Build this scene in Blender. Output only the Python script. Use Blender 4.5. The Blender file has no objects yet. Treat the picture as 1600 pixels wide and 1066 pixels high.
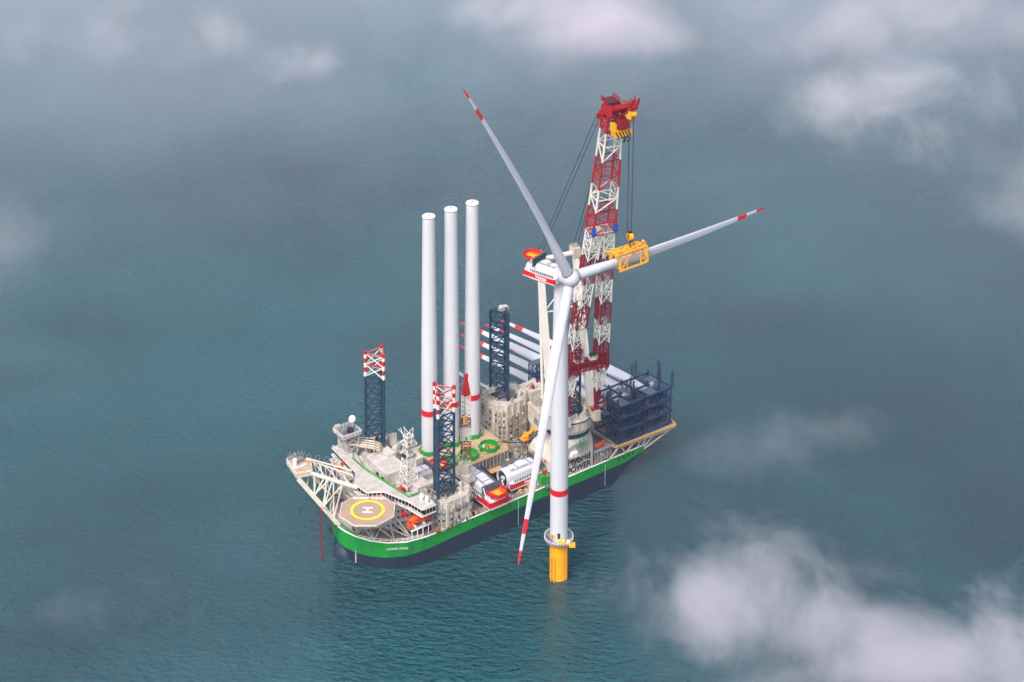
import bpy, math, random
from mathutils import Vector, Matrix
random.seed(7)
PI = math.pi
R = math.radians
sc = bpy.context.scene
COL = sc.collection

# ------------------------------------------------------------------ camera
cam_d = bpy.data.cameras.new("camera")
cam = bpy.data.objects.new("camera", cam_d)
COL.objects.link(cam)
sc.camera = cam
cam_d.sensor_width = 36.0
cam_d.lens = 3074.138 / 1600 * 36
cam_d.shift_y = -(533 + 500) / 1600
cam_d.clip_start = 1.0
cam_d.clip_end = 30000.0
_p, _r = R(9.017), R(0.198)
fw = Vector((0, math.cos(_p), -math.sin(_p)))
rt = Vector((1, 0, 0))
up = rt.cross(fw)
rt2 = math.cos(_r) * rt + math.sin(_r) * up
up2 = -math.sin(_r) * rt + math.cos(_r) * up
M = Matrix((rt2, up2, -fw)).transposed().to_4x4()
M.translation = Vector((-21.231, -814.743, 539.432))
cam.matrix_world = M

# ------------------------------------------------------------------ world, sun, exposure
SUN_EL, SUN_AZ = 50.0, 205.0      # azimuth from north (+Y) clockwise
world = bpy.data.worlds.new("World")
sc.world = world
world.use_nodes = True
nt = world.node_tree
nt.nodes.clear()
o_ = nt.nodes.new("ShaderNodeOutputWorld")
bg = nt.nodes.new("ShaderNodeBackground")
sky = nt.nodes.new("ShaderNodeTexSky")
sky.sky_type = 'NISHITA'
sky.sun_disc = False
sky.sun_elevation = R(SUN_EL)
sky.sun_rotation = R(SUN_AZ)
sky.altitude = 0
sky.air_density = 1.2
sky.dust_density = 6.0
sky.ozone_density = 1.6
hs = nt.nodes.new("ShaderNodeHueSaturation")
hs.inputs["Saturation"].default_value = 0.9
hs.inputs["Value"].default_value = 1.0
nt.links.new(sky.outputs[0], hs.inputs["Color"])
nt.links.new(hs.outputs[0], bg.inputs["Color"])
bg.inputs["Strength"].default_value = 0.15
nt.links.new(bg.outputs[0], o_.inputs["Surface"])

sun_d = bpy.data.lights.new("sun", 'SUN')
sun_d.energy = 1.15
sun_d.angle = R(14)
sun_d.color = (1.0, 0.95, 0.9)
sun = bpy.data.objects.new("sun", sun_d)
COL.objects.link(sun)
sd = Vector((math.sin(R(SUN_AZ)) * math.cos(R(SUN_EL)), math.cos(R(SUN_AZ)) * math.cos(R(SUN_EL)), math.sin(R(SUN_EL))))
sun.rotation_euler = sd.to_track_quat('Z', 'Y').to_euler()
sun.location = (0, 0, 900)

sc.view_settings.view_transform = 'Standard'
sc.view_settings.look = 'None'
sc.view_settings.exposure = 0.73
sc.view_settings.gamma = 1.0
sc.render.engine = 'CYCLES'
sc.cycles.max_bounces = 7
sc.cycles.volume_bounces = 3
sc.cycles.volume_step_rate = 1.8
sc.cycles.volume_max_steps = 96

# ------------------------------------------------------------------ materials
def lin(c):
    return tuple(((v / 255) / 12.92 if v / 255 <= .04045 else ((v / 255 + .055) / 1.055) ** 2.4) for v in c)

def mat(name, rgb, rough=.5, metal=0.0, dirt=.25, dscale=.25, dirt_rgb=None, streak=True, spec=.5):
    m = bpy.data.materials.new(name)
    m.use_nodes = True
    n = m.node_tree.nodes; l = m.node_tree.links
    b = n["Principled BSDF"]
    c = lin(rgb)
    dc = lin(dirt_rgb) if dirt_rgb else tuple(v * .55 for v in c)
    tc = n.new("ShaderNodeTexCoord")
    mp = n.new("ShaderNodeMapping")
    if streak: mp.inputs["Scale"].default_value = (1, 1, .35)
    nz = n.new("ShaderNodeTexNoise")
    nz.inputs["Scale"].default_value = dscale
    nz.inputs["Detail"].default_value = 7
    nz.inputs["Roughness"].default_value = .72
    rp = n.new("ShaderNodeMapRange")
    rp.inputs["From Min"].default_value = .42
    rp.inputs["From Max"].default_value = .68
    rp.inputs["To Max"].default_value = dirt
    mx = n.new("ShaderNodeMix"); mx.data_type = 'RGBA'
    mx.inputs["A"].default_value = (*c, 1); mx.inputs["B"].default_value = (*dc, 1)
    l.new(tc.outputs["Object"], mp.inputs[0]); l.new(mp.outputs[0], nz.inputs["Vector"])
    l.new(nz.outputs["Fac"], rp.inputs["Value"]); l.new(rp.outputs[0], mx.inputs["Factor"])
    l.new(mx.outputs["Result"], b.inputs["Base Color"])
    b.inputs["Roughness"].default_value = rough
    b.inputs["Metallic"].default_value = metal
    b.inputs["Specular IOR Level"].default_value = spec
    return m

W_TOWER = mat("tower_paint", (198, 201, 210), .45, dirt=.06, dscale=.08)
W_BLADE = mat("blade_gelcoat", (188, 191, 203), .4, dirt=.05, dscale=.1)
W_NAC = mat("nacelle_white", (205, 207, 214), .45, dirt=.15)
RED = mat("signal_red", (205, 12, 32), .45, dirt=.12)
RED_TIP = mat("blade_tip_red", (214, 14, 28), .45, dirt=.05)
CRANE_RED = mat("crane_red", (138, 10, 32), .5, dirt=.35)
CRANE_HEAD = mat("crane_head_red", (176, 8, 24), .5, dirt=.4)
TRUSSW = mat("truss_white", (204, 198, 186), .5, dirt=.5, dscale=.3, dirt_rgb=(150, 128, 100))
CRANE_WHITE = mat("crane_white", (222, 218, 212), .5, dirt=.25, dirt_rgb=(140, 120, 95))
CREAM = mat("ship_cream", (200, 195, 186), .55, dirt=.55, dscale=.22, dirt_rgb=(134, 116, 98))
SHIPW = mat("ship_white", (190, 187, 184), .55, dirt=.65, dscale=.22, dirt_rgb=(128, 112, 98))
ROOF = mat("roof_white", (186, 180, 178), .6, dirt=.8, dscale=.3, dirt_rgb=(150, 138, 128), streak=False)
DECK = mat("deck_grey", (140, 134, 128), .8, dirt=.7, dscale=.12, dirt_rgb=(92, 76, 66), streak=False)
TAN = mat("deck_tan", (190, 166, 136), .8, dirt=.6, dscale=.2, dirt_rgb=(150, 100, 60), streak=False)
HULLG = mat("hull_green", (14, 146, 52), .5, dirt=.6, dscale=.2, dirt_rgb=(20, 104, 66))
HULLN = mat("hull_navy", (20, 40, 62), .6, dirt=.6, dscale=.22, dirt_rgb=(46, 62, 76))
BULB = mat("bulb_grey", (26, 42, 62), .9, dirt=.5, dscale=.3, dirt_rgb=(40, 48, 58))
NAVY = mat("leg_navy", (22, 56, 84), .45, dirt=.35, dscale=.3, dirt_rgb=(40, 62, 84))
BLUE = mat("rack_blue", (32, 58, 96), .5, dirt=.3, dscale=.5, dirt_rgb=(40, 52, 80))
BRIGHTBLUE = mat("bright_blue", (14, 62, 160), .5, dirt=.1)
GREEN = mat("rail_green", (26, 150, 56), .5, dirt=.25)
HELI = mat("helideck_tan", (168, 140, 122), .85, dirt=.6, dscale=.12, dirt_rgb=(138, 122, 96), streak=False)
YEL = mat("mark_yellow", (238, 214, 0), .6, dirt=.1)
YOKE = mat("machine_yellow", (246, 170, 8), .45, dirt=.25, dirt_rgb=(190, 110, 10))
TPY = mat("foundation_yellow", (246, 172, 2), .6, dirt=.3, dscale=.2, dirt_rgb=(206, 112, 10))
WHITE = mat("paint_white", (236, 234, 232), .5, dirt=.05)
GLASS = mat("dark_glass", (20, 26, 32), .12, dirt=.1)
DARK = mat("dark_machinery", (34, 40, 48), .6, dirt=.3)
GREY = mat("mid_grey", (120, 122, 128), .6, dirt=.4)
COOLER = mat("cooler_grey", (84, 92, 106), .5, dirt=.3, dscale=.8)
ORANGE = mat("rescue_orange", (240, 84, 12), .4, dirt=.12)
RUST = mat("rust_orange", (170, 104, 40), .85, dirt=.7, dscale=.5, dirt_rgb=(110, 60, 30))
WOOD = mat("edge_timber", (206, 160, 92), .85, dirt=.5, dscale=.6, dirt_rgb=(150, 96, 44))
CABLE = mat("cable_steel", (48, 60, 74), .5, dirt=.1)
TEXT_D = mat("text_dark", (44, 48, 56), .6, dirt=.0)
BLACK = mat("black_paint", (16, 16, 18), .5, dirt=.0)
STEEL = mat("pipe_steel", (176, 164, 150), .4, .3, dirt=.4, dscale=.5, dirt_rgb=(110, 90, 76))

# ------------------------------------------------------------------ mesh builder
class MB:
    def __init__(s):
        s.v = []; s.f = []; s.mi = []; s.mats = []; s.sm = []; s.g = []
    def _m(s, m):
        if m not in s.mats: s.mats.append(m)
        return s.mats.index(m)
    def add(s, vs, fs, m, smooth=False):
        b = len(s.v); i = s._m(m)
        s.v += [tuple(v) for v in vs]
        for f in fs:
            s.f.append(tuple(b + k for k in f)); s.mi.append(i); s.sm.append(smooth)
        return s
    def box(s, c, d, m, rz=0.0, mx=None):
        s.g.append(len(s.f))
        x, y, z = d[0] / 2, d[1] / 2, d[2] / 2
        vs = [Vector((sx * x, sy * y, sz * z)) for sz in (-1, 1) for sx, sy in ((-1, -1), (1, -1), (1, 1), (-1, 1))]
        T = Matrix.Translation(c) @ (mx if mx is not None else Matrix.Rotation(rz, 4, 'Z'))
        return s.add([T @ v for v in vs], [(3, 2, 1, 0), (4, 5, 6, 7), (0, 1, 5, 4), (1, 2, 6, 5), (2, 3, 7, 6), (3, 0, 4, 7)], m)
    def bb(s, x0, x1, y0, y1, z0, z1, m):
        return s.box(((x0 + x1) / 2, (y0 + y1) / 2, (z0 + z1) / 2), (x1 - x0, y1 - y0, z1 - z0), m)
    def tube(s, p, q, r, m, n=6, r2=None, cap=True):
        s.g.append(len(s.f))
        p, q = Vector(p), Vector(q); d = q - p
        if d.length < 1e-6: return s
        r2 = r if r2 is None else r2
        d.normalize()
        a = d.cross(Vector((0, 0, 1)) if abs(d.z) < .9 else Vector((1, 0, 0))).normalized(); b = d.cross(a)
        vs = []
        for c, rr in ((p, r), (q, r2)):
            for k in range(n):
                t = 2 * PI * (k + .5) / n
                vs.append(c + (a * math.cos(t) + b * math.sin(t)) * rr)
        fs = [(k, (k + 1) % n, n + (k + 1) % n, n + k) for k in range(n)]
        s.add(vs, fs, m, n > 7)
        if cap: s.add(vs, [tuple(range(n - 1, -1, -1)), tuple(range(n, 2 * n))], m)
        return s
    def poly(s, pts, r, m, n=6):
        for a, b in zip(pts[:-1], pts[1:]): s.tube(a, b, r, m, n)
        return s
    def lathe(s, c, prof, m, n=40, cap_top=True, cap_bot=True):
        # prof: [(r, z, material or None)]; the material paints the band above that ring
        rings = []
        for k in range(len(prof) - 1):
            r0, z0 = prof[k][:2]; r1, z1 = prof[k + 1][:2]
            mm = prof[k][2] if len(prof[k]) > 2 and prof[k][2] else m
            vs = []
            for r, z in ((r0, z0), (r1, z1)):
                for j in range(n):
                    t = 2 * PI * j / n
                    vs.append((c[0] + r * math.cos(t), c[1] + r * math.sin(t), c[2] + z))
            s.add(vs, [(j, (j + 1) % n, n + (j + 1) % n, n + j) for j in range(n)], mm, True)
        if cap_bot: s.add([(c[0] + prof[0][0] * math.cos(2 * PI * j / n), c[1] + prof[0][0] * math.sin(2 * PI * j / n), c[2] + prof[0][1]) for j in range(n)], [tuple(range(n - 1, -1, -1))], m)
        if cap_top: s.add([(c[0] + prof[-1][0] * math.cos(2 * PI * j / n), c[1] + prof[-1][0] * math.sin(2 * PI * j / n), c[2] + prof[-1][1]) for j in range(n)], [tuple(range(n))], m)
        return s
    def prism(s, pts, z0, z1, m, mtop=None, mbot=None):
        n = len(pts)
        vs = [(x, y, z0) for x, y in pts] + [(x, y, z1) for x, y in pts]
        s.add(vs, [(k, (k + 1) % n, n + (k + 1) % n, n + k) for k in range(n)], m)
        s.add(vs, [tuple(range(n, 2 * n))], mtop or m)
        s.add(vs, [tuple(range(n - 1, -1, -1))], mbot or m)
        return s
    def rail(s, pts, h, r, m, gap=2.5, closed=False):
        P_ = [Vector(p) for p in pts]
        if closed: P_.append(P_[0])
        for a, b in zip(P_[:-1], P_[1:]):
            L = (b - a).length; k = max(1, int(L / gap))
            for z in (h, h * .5): s.tube(a + Vector((0, 0, z)), b + Vector((0, 0, z)), r, m, 4, cap=False)
            for i in range(k + 1):
                q = a.lerp(b, i / k); s.tube(q, q + Vector((0, 0, h)), r, m, 4, cap=False)
        return s
    def build_each(s, name, parent, most=96):
        """every piece an object of its own; what is left over past `most` becomes one object of small stuff"""
        st = s.g + [len(s.f)]
        for i in range(len(s.g)):
            last = i == most
            f0, f1 = st[i], (st[-1] if last else st[i + 1])
            if f1 <= f0: continue
            q = MB(); used = {}
            for k in range(f0, f1):
                ff = []
                for v in s.f[k]:
                    if v not in used: used[v] = len(q.v); q.v.append(s.v[v])
                    ff.append(used[v])
                q.f.append(tuple(ff)); q.mi.append(q._m(s.mats[s.mi[k]])); q.sm.append(s.sm[k])
            o = q.build(name, parent)
            if last:
                o["kind"] = "stuff"; break
    def build(s, name, parent=None, loc=None, rot=None, sharp=True):
        me = bpy.data.meshes.new(name)
        me.from_pydata(s.v, [], s.f)
        for m in s.mats: me.materials.append(m)
        me.polygons.foreach_set("material_index", s.mi)
        me.polygons.foreach_set("use_smooth", s.sm)
        me.update()
        ob = bpy.data.objects.new(name, me)
        COL.objects.link(ob)
        if parent: ob.parent = parent
        if loc is not None: ob.location = loc
        if rot is not None: ob.rotation_euler = rot
        return ob

def lattice(mb, A, B, n, rc, rb, m, horiz=True, x=True, faces=None, mfn=None, nc=6):
    """truss between the corner lists A (bottom) and B (top); n bays"""
    k = len(A); A = [Vector(a) for a in A]; B = [Vector(b) for b in B]
    P_ = [[A[i].lerp(B[i], j / n) for i in range(k)] for j in range(n + 1)]
    for i in range(k):
        mb.tube(A[i], B[i], rc, m, nc)
    fl = faces or [(i, (i + 1) % k) for i in range(k)]
    if k == 2: fl = [(0, 1)]
    for j in range(n):
        for q, (a, b) in enumerate(fl):
            if horiz: mb.tube(P_[j][a], P_[j][b], rb, m, 4, cap=False)
            if x or (j + q) % 2: mb.tube(P_[j][a], P_[j + 1][b], rb, m, 4, cap=False)
            if x or not (j + q) % 2: mb.tube(P_[j][b], P_[j + 1][a], rb, m, 4, cap=False)
    for a, b in fl: mb.tube(P_[n][a], P_[n][b], rb, m, 4, cap=False)
    return mb

def tag(o, label=None, cat=None, group=None, kind=None):
    if label: o["label"] = label
    if cat: o["category"] = cat
    if group: o["group"] = group
    if kind: o["kind"] = kind
    return o

def empty(name, loc, rz=0, label=None, cat=None, group=None):
    o = bpy.data.objects.new(name, None)
    o.empty_display_size = 2
    COL.objects.link(o)
    o.location = loc; o.rotation_euler = (0, 0, rz)
    return tag(o, label, cat, group)

def copy_tree(o, parent=None):
    c = o.copy(); COL.objects.link(c); c.parent = parent
    for ch in list(o.children): copy_tree(ch, c)
    return c

def text(name, body, size, m, parent, mx, ext=.04, align='CENTER', bold=0.0):
    cu = bpy.data.curves.new(name, 'FONT')
    cu.body = body; cu.size = size; cu.extrude = ext; cu.align_x = align; cu.align_y = 'CENTER'; cu.offset = bold
    tmp = bpy.data.objects.new("tmp_text", cu)
    COL.objects.link(tmp)
    dg = bpy.context.evaluated_depsgraph_get()
    me = bpy.data.meshes.new_from_object(tmp.evaluated_get(dg))
    bpy.data.objects.remove(tmp)
    me.materials.clear(); me.materials.append(m)
    ob = bpy.data.objects.new(name, me); COL.objects.link(ob)
    ob.parent = parent; ob.matrix_local = mx
    return ob

def frame(origin, xa, ya):
    xa = Vector(xa).normalized(); ya = Vector(ya); ya = (ya - xa * ya.dot(xa)).normalized(); za = xa.cross(ya)
    m = Matrix((xa, ya, za)).transposed().to_4x4(); m.translation = Vector(origin)
    return m

# ------------------------------------------------------------------ sea
def sea():
    me = bpy.data.meshes.new("sea")
    S_ = 6000
    me.from_pydata([(-S_, -S_ + 1000, 0), (S_, -S_ + 1000, 0), (S_, S_ + 1000, 0), (-S_, S_ + 1000, 0)], [], [(0, 1, 2, 3)])
    ob = bpy.data.objects.new("sea", me); COL.objects.link(ob)
    m = bpy.data.materials.new("sea_water"); m.use_nodes = True
    n = m.node_tree.nodes; l = m.node_tree.links; b = n["Principled BSDF"]
    tc = n.new("ShaderNodeTexCoord")
    def noise(scale, det, rough, stretch, rot):
        mp = n.new("ShaderNodeMapping"); mp.inputs["Scale"].default_value = stretch; mp.inputs["Rotation"].default_value = (0, 0, rot)
        nz = n.new("ShaderNodeTexNoise"); nz.inputs["Scale"].default_value = scale; nz.inputs["Detail"].default_value = det; nz.inputs["Roughness"].default_value = rough
        l.new(tc.outputs["Object"], mp.inputs[0]); l.new(mp.outputs[0], nz.inputs["Vector"])
        return nz.outputs["Fac"]
    big = noise(.004, 3, .5, (1, 1, 1), .3)
    swell = noise(.09, 3, .55, (.5, 1, 1), .25)
    chop = noise(.4, 4, .55, (.5, 1, 1), .1)
    fine = noise(1.1, 3, .6, (.6, 1, 1), -.2)
    mx = n.new("ShaderNodeMix"); mx.data_type = 'RGBA'
    mx.inputs["A"].default_value = (.0008, .042, .062, 1); mx.inputs["B"].default_value = (.0016, .088, .114, 1)
    mr = n.new("ShaderNodeMapRange"); mr.inputs["From Min"].default_value = .35; mr.inputs["From Max"].default_value = .65
    l.new(big, mr.inputs[0]); l.new(mr.outputs[0], mx.inputs["Factor"]); l.new(mx.outputs["Result"], b.inputs["Base Color"])
    def mul(a, k):
        q = n.new("ShaderNodeMath"); q.operation = 'MULTIPLY'; l.new(a, q.inputs[0]); q.inputs[1].default_value = k; return q.outputs[0]
    def add(a, c):
        q = n.new("ShaderNodeMath"); q.operation = 'ADD'; l.new(a, q.inputs[0]); l.new(c, q.inputs[1]); return q.outputs[0]
    gr = n.new("ShaderNodeMapRange"); gr.inputs["From Min"].default_value = .38; gr.inputs["From Max"].default_value = .62; gr.inputs["To Min"].default_value = .75; gr.inputs["To Max"].default_value = 1.5
    l.new(noise(.011, 4, .6, (.45, 1, 1), .5), gr.inputs[0]); gust = gr.outputs[0]
    def mulv(a, c):
        q = n.new("ShaderNodeMath"); q.operation = 'MULTIPLY'; l.new(a, q.inputs[0]); l.new(c, q.inputs[1]); return q.outputs[0]
    h = add(add(mul(swell, 4.0), mulv(mul(chop, 6.0), gust)), mulv(mul(fine, .9), gust))
    bp = n.new("ShaderNodeBump"); bp.inputs["Strength"].default_value = 1.0; bp.inputs["Distance"].default_value = 1.0
    l.new(h, bp.inputs["Height"]); l.new(bp.outputs[0], b.inputs["Normal"])
    b.inputs["Roughness"].default_value = .08
    b.inputs["IOR"].default_value = 1.4
    me.materials.append(m)
    tag(ob, "dark teal open sea covered in small ripples", "sea", kind="structure")
sea()

# ================================================================== WIND TURBINE
TX, TY = 1.2, 0.0
HUB = Vector((5.12, -6.54, 146.79))
AX = Vector((0.67, -0.73, 0.1045)).normalized()

def ring_rail(mb, c, r, z, h, m, n=28, a0=0, a1=2 * PI, rr=.1):
    pts = [Vector((c[0] + r * math.cos(a0 + (a1 - a0) * i / n), c[1] + r * math.sin(a0 + (a1 - a0) * i / n), z)) for i in range(n + 1)]
    for i in range(n):
        for hh in (h, h / 2): mb.tube(pts[i] + Vector((0, 0, hh)), pts[i + 1] + Vector((0, 0, hh)), rr, m, 4, cap=False)
        mb.tube(pts[i], pts[i] + Vector((0, 0, h)), rr, m, 4, cap=False)

TBASE, TTOP = 20.0, 142.0
def tower_profile(z0, z1, zb):
    rr = lambda f: 4.0 + (3.05 - 4.0) * max(0, (f - .35) / .65) ** 1.0
    L_ = z1 - z0
    pr = []
    for k in range(25):
        f = k / 24; pr.append((rr(f), z0 + L_ * f))
    out = []
    bz0, bz1 = z0 + zb, z0 + zb + 2.9
    for r, z in pr:
        if out and out[-1][1] < bz0 <= z: out.append((4.01, bz0, RED)); out.append((4.01, bz1, None)); 
        if not (bz0 <= z <= bz1): out.append((r, z, None))
    # flange joints
    return out

def wind_turbine():
    t = empty("wind_turbine", (TX, TY, 0), 0, "white three bladed wind turbine on a yellow foundation in the sea, red band round tower", "wind turbine")
    # foundation
    f = MB()
    f.lathe((0, 0, 0), [(4.05, -12), (4.05, 17.2), (4.5, 18.0), (4.5, 18.6)], TPY, 48)
    fo = f.build("foundation", t)
    bl = MB()
    for dx in (-.9, .9):
        a = R(235); c = Vector((math.cos(a), math.sin(a), 0)); s_ = Vector((-math.sin(a), math.cos(a), 0))
        p = c * 4.9 + s_ * dx
        bl.tube(p + Vector((0, 0, -3)), p + Vector((0, 0, 11.5)), .3, TPY, 8)
        bl.tube(p + Vector((0, 0, 11.5)), c * 4.1 + s_ * dx + Vector((0, 0, 12.6)), .3, TPY, 8)
        for z in (1.5, 5, 8.5): bl.tube(p + Vector((0, 0, z)), c * 4.0 + s_ * dx + Vector((0, 0, z)), .2, TPY, 6)
    for k in range(34):
        z = -1 + k * .55
        p = Vector((math.cos(R(235)), math.sin(R(235)), 0)) * 4.5; s_ = Vector((-math.sin(R(235)), math.cos(R(235)), 0))
        bl.tube(p + s_ * -.35 + Vector((0, 0, z)), p + s_ * .35 + Vector((0, 0, z)), .06, TPY, 4)
    bl.build("boat_landing", t)
    for sx in (-1, 1):
        j = MB(); a = R(270 + sx * 52)
        j.tube((4.3 * math.cos(a), 4.3 * math.sin(a), -4), (4.3 * math.cos(a), 4.3 * math.sin(a), 16), .22, TPY, 8)
        j.build("cable_pipe", t)
    p = MB()
    p.lathe((0, 0, 18.6), [(4.2, 0), (6.6, 0), (6.6, .5), (4.2, .5)], GREY, 40, False, False)
    p.bb(4.4, 7.2, -6.6, -3.4, 18.3, 19.08, TPY)
    for k in range(12):
        a = 2 * PI * k / 12
        p.tube((4.3 * math.cos(a), 4.3 * math.sin(a), 16.4), (6.3 * math.cos(a), 6.3 * math.sin(a), 18.6), .14, TPY, 5)
    p.build("work_platform", t)
    r_ = MB(); ring_rail(r_, (0, 0), 6.5, 19.1, 1.3, WHITE, 30, rr=.09)
    r_.build("platform_rail", t)
    c = MB(); c.bb(-.5, 2.5, -6.0, -4.5, 19.1, 20.9, YOKE); c.bb(-.6, 2.6, -6.1, -4.4, 20.9, 21.0, YEL); c.bb(-.2, 2.2, -6.05, -5.9, 19.3, 19.8, BLACK)
    c.build("yellow_cabinet", t)
    c = MB(); c.bb(3.4, 4.7, -5.9, -4.4, 19.1, 20.9, WHITE); c.bb(3.5, 4.6, -5.95, -5.85, 19.4, 19.9, GREY); c.build("white_cabinet", t)
    c = MB()
    for a0 in (200, 225):
        a = R(a0); c.box((5.6 * math.cos(a), 5.6 * math.sin(a), 19.7), (.9, 2.2, 1.1), BRIGHTBLUE, a)
    c.build("blue_locker", t)
    c = MB(); a = R(222); c.tube((4.7 * math.cos(a), 4.7 * math.sin(a), 19.1), (4.7 * math.cos(a), 4.7 * math.sin(a), 22.6), .45, YOKE, 8)
    c.tube((4.7 * math.cos(a), 4.7 * math.sin(a), 22.2), (4.7 * math.cos(a) + 1.0, 4.7 * math.sin(a) - 2.6, 23.6), .3, YOKE, 6)
    c.build("davit_crane", t)
    d = MB(); d.bb(-.55, .35, -4.08, -3.9, 21.0, 23.4, BLACK); d.bb(-.75, .55, -4.05, -3.88, 20.8, 23.6, GREY)
    d.build("tower_door", t)
    # tower
    tw = MB()
    prof = tower_profile(18.6, TTOP, 22.5)
    tw.lathe((0, 0, 0), prof, W_TOWER, 64)
    for z in (52, 86, 116):
        pass
    tw.build("tower", t)
    # nacelle (shared builder)
    nac = nacelle_parts(t, turbine=True)
    # hub
    h = MB()
    H = HUB - Vector((TX, TY, 0))
    Q = AX.to_track_quat('Z', 'Y').to_matrix().to_4x4()
    prof = [(3.1, -4.6), (3.6, -3.4), (3.9, -1.5), (3.9, .8), (3.5, 2.2), (2.7, 3.4), (1.5, 4.2), (.3, 4.5)]
    h.lathe((0, 0, 0), prof, W_BLADE, 40)
    hb = h.build("hub", t); hb.matrix_local = Matrix.Translation(H) @ Q
    tips = [Vector((-40.81, -46.13, 248.01)), Vector((99.13, 64.78, 147.88)), Vector((-17.25, -55.04, 41.56))]
    for k, tp in enumerate(tips):
        d = (tp - HUB).normalized()
        e = AX.cross(d).normalized()          # in the rotor plane
        bmb = blade_mesh(118.0)
        b = bmb.build("blade", t)
        # blade local: z along span, x chordwise (trailing edge), y thickness
        view = Vector((.02, .88, -.47))
        te = view.cross(d).normalized()
        Mx = Matrix((te, d.cross(te), d)).transposed().to_4x4(); Mx.translation = H
        b.matrix_local = Mx @ Matrix.Rotation(R((42, 30, -24)[k]), 4, 'Z')
        c = MB(); c.lathe((0, 0, 0), [(2.75, 2.9), (2.75, 3.7), (2.55, 3.7)], GREY, 28, False, False)
        cb = c.build("root_collar", b)
    return t

def airfoil(chord, thick, circ, n=20):
    pts = []
    for i in range(n):
        t = 2 * PI * i / n
        cx_, cy_ = math.cos(t), math.sin(t)
        # circle
        C_ = Vector((cx_ * chord / 2, cy_ * chord / 2))
        # foil : leading edge at -, trailing edge at +
        u = (cx_ + 1) / 2
        y = 5 * thick * (.2969 * math.sqrt(max(u, 0)) - .126 * u - .3516 * u * u + .2843 * u ** 3 - .1015 * u ** 4)
        F_ = Vector(((u - .32) * chord, (1 if cy_ > 0 else -1) * y * chord * (1 if abs(cy_) > 1e-6 else 0)))
        pts.append(C_.lerp(F_, 1 - circ))
    return pts

def blade_mesh(L_, bend=1.0, start=3.0):
    st = [(0.0, 4.7, 1.0, 1), (.04, 4.7, 1.0, 1), (.1, 4.7, .8, .7), (.16, 4.8, .5, .35), (.22, 4.85, .36, .12), (.3, 4.7, .29, 0), (.4, 4.3, .25, 0),
          (.5, 3.85, .22, 0), (.6, 3.5, .2, 0), (.7, 2.95, .19, 0), (.78, 2.5, .18, 0), (.834, 2.2, .18, 0), (.84, 2.18, .18, 0), (.892, 1.85, .18, 0),
          (.898, 1.8, .18, 0), (.945, 1.4, .18, 0), (.951, 1.34, .18, 0), (.98, .95, .18, 0), (.995, .55, .18, 0), (1.0, .12, .18, 0)]
    mb = MB(); rings = []; n = 20
    for f, c, th, ci in st:
        z = start + (L_ - start) * f
        # gentle pre-bend: bows away and returns to the tip line
        by = -2.4 * bend * 4 * f * (1 - f) * .6
        tw = R(14) * (1 - f) ** 2
        pts = []
        for q in airfoil(c, th if ci < 1 else .5, ci, n):
            x, y = q.x * math.cos(tw) - q.y * math.sin(tw), q.x * math.sin(tw) + q.y * math.cos(tw)
            pts.append((x, y + by, z))
        rings.append(pts)
    for k in range(len(st) - 1):
        f = (st[k][0] + st[k + 1][0]) / 2
        m = RED_TIP if (.837 < f < .895 or f > .948) else W_BLADE
        mb.add(rings[k] + rings[k + 1], [(j, (j + 1) % n, n + (j + 1) % n, n + j) for j in range(n)], m, True)
    mb.add(rings[0], [tuple(range(n - 1, -1, -1))], GREY)
    mb.add(rings[-1], [tuple(range(n))], RED_TIP)
    return mb

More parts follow.
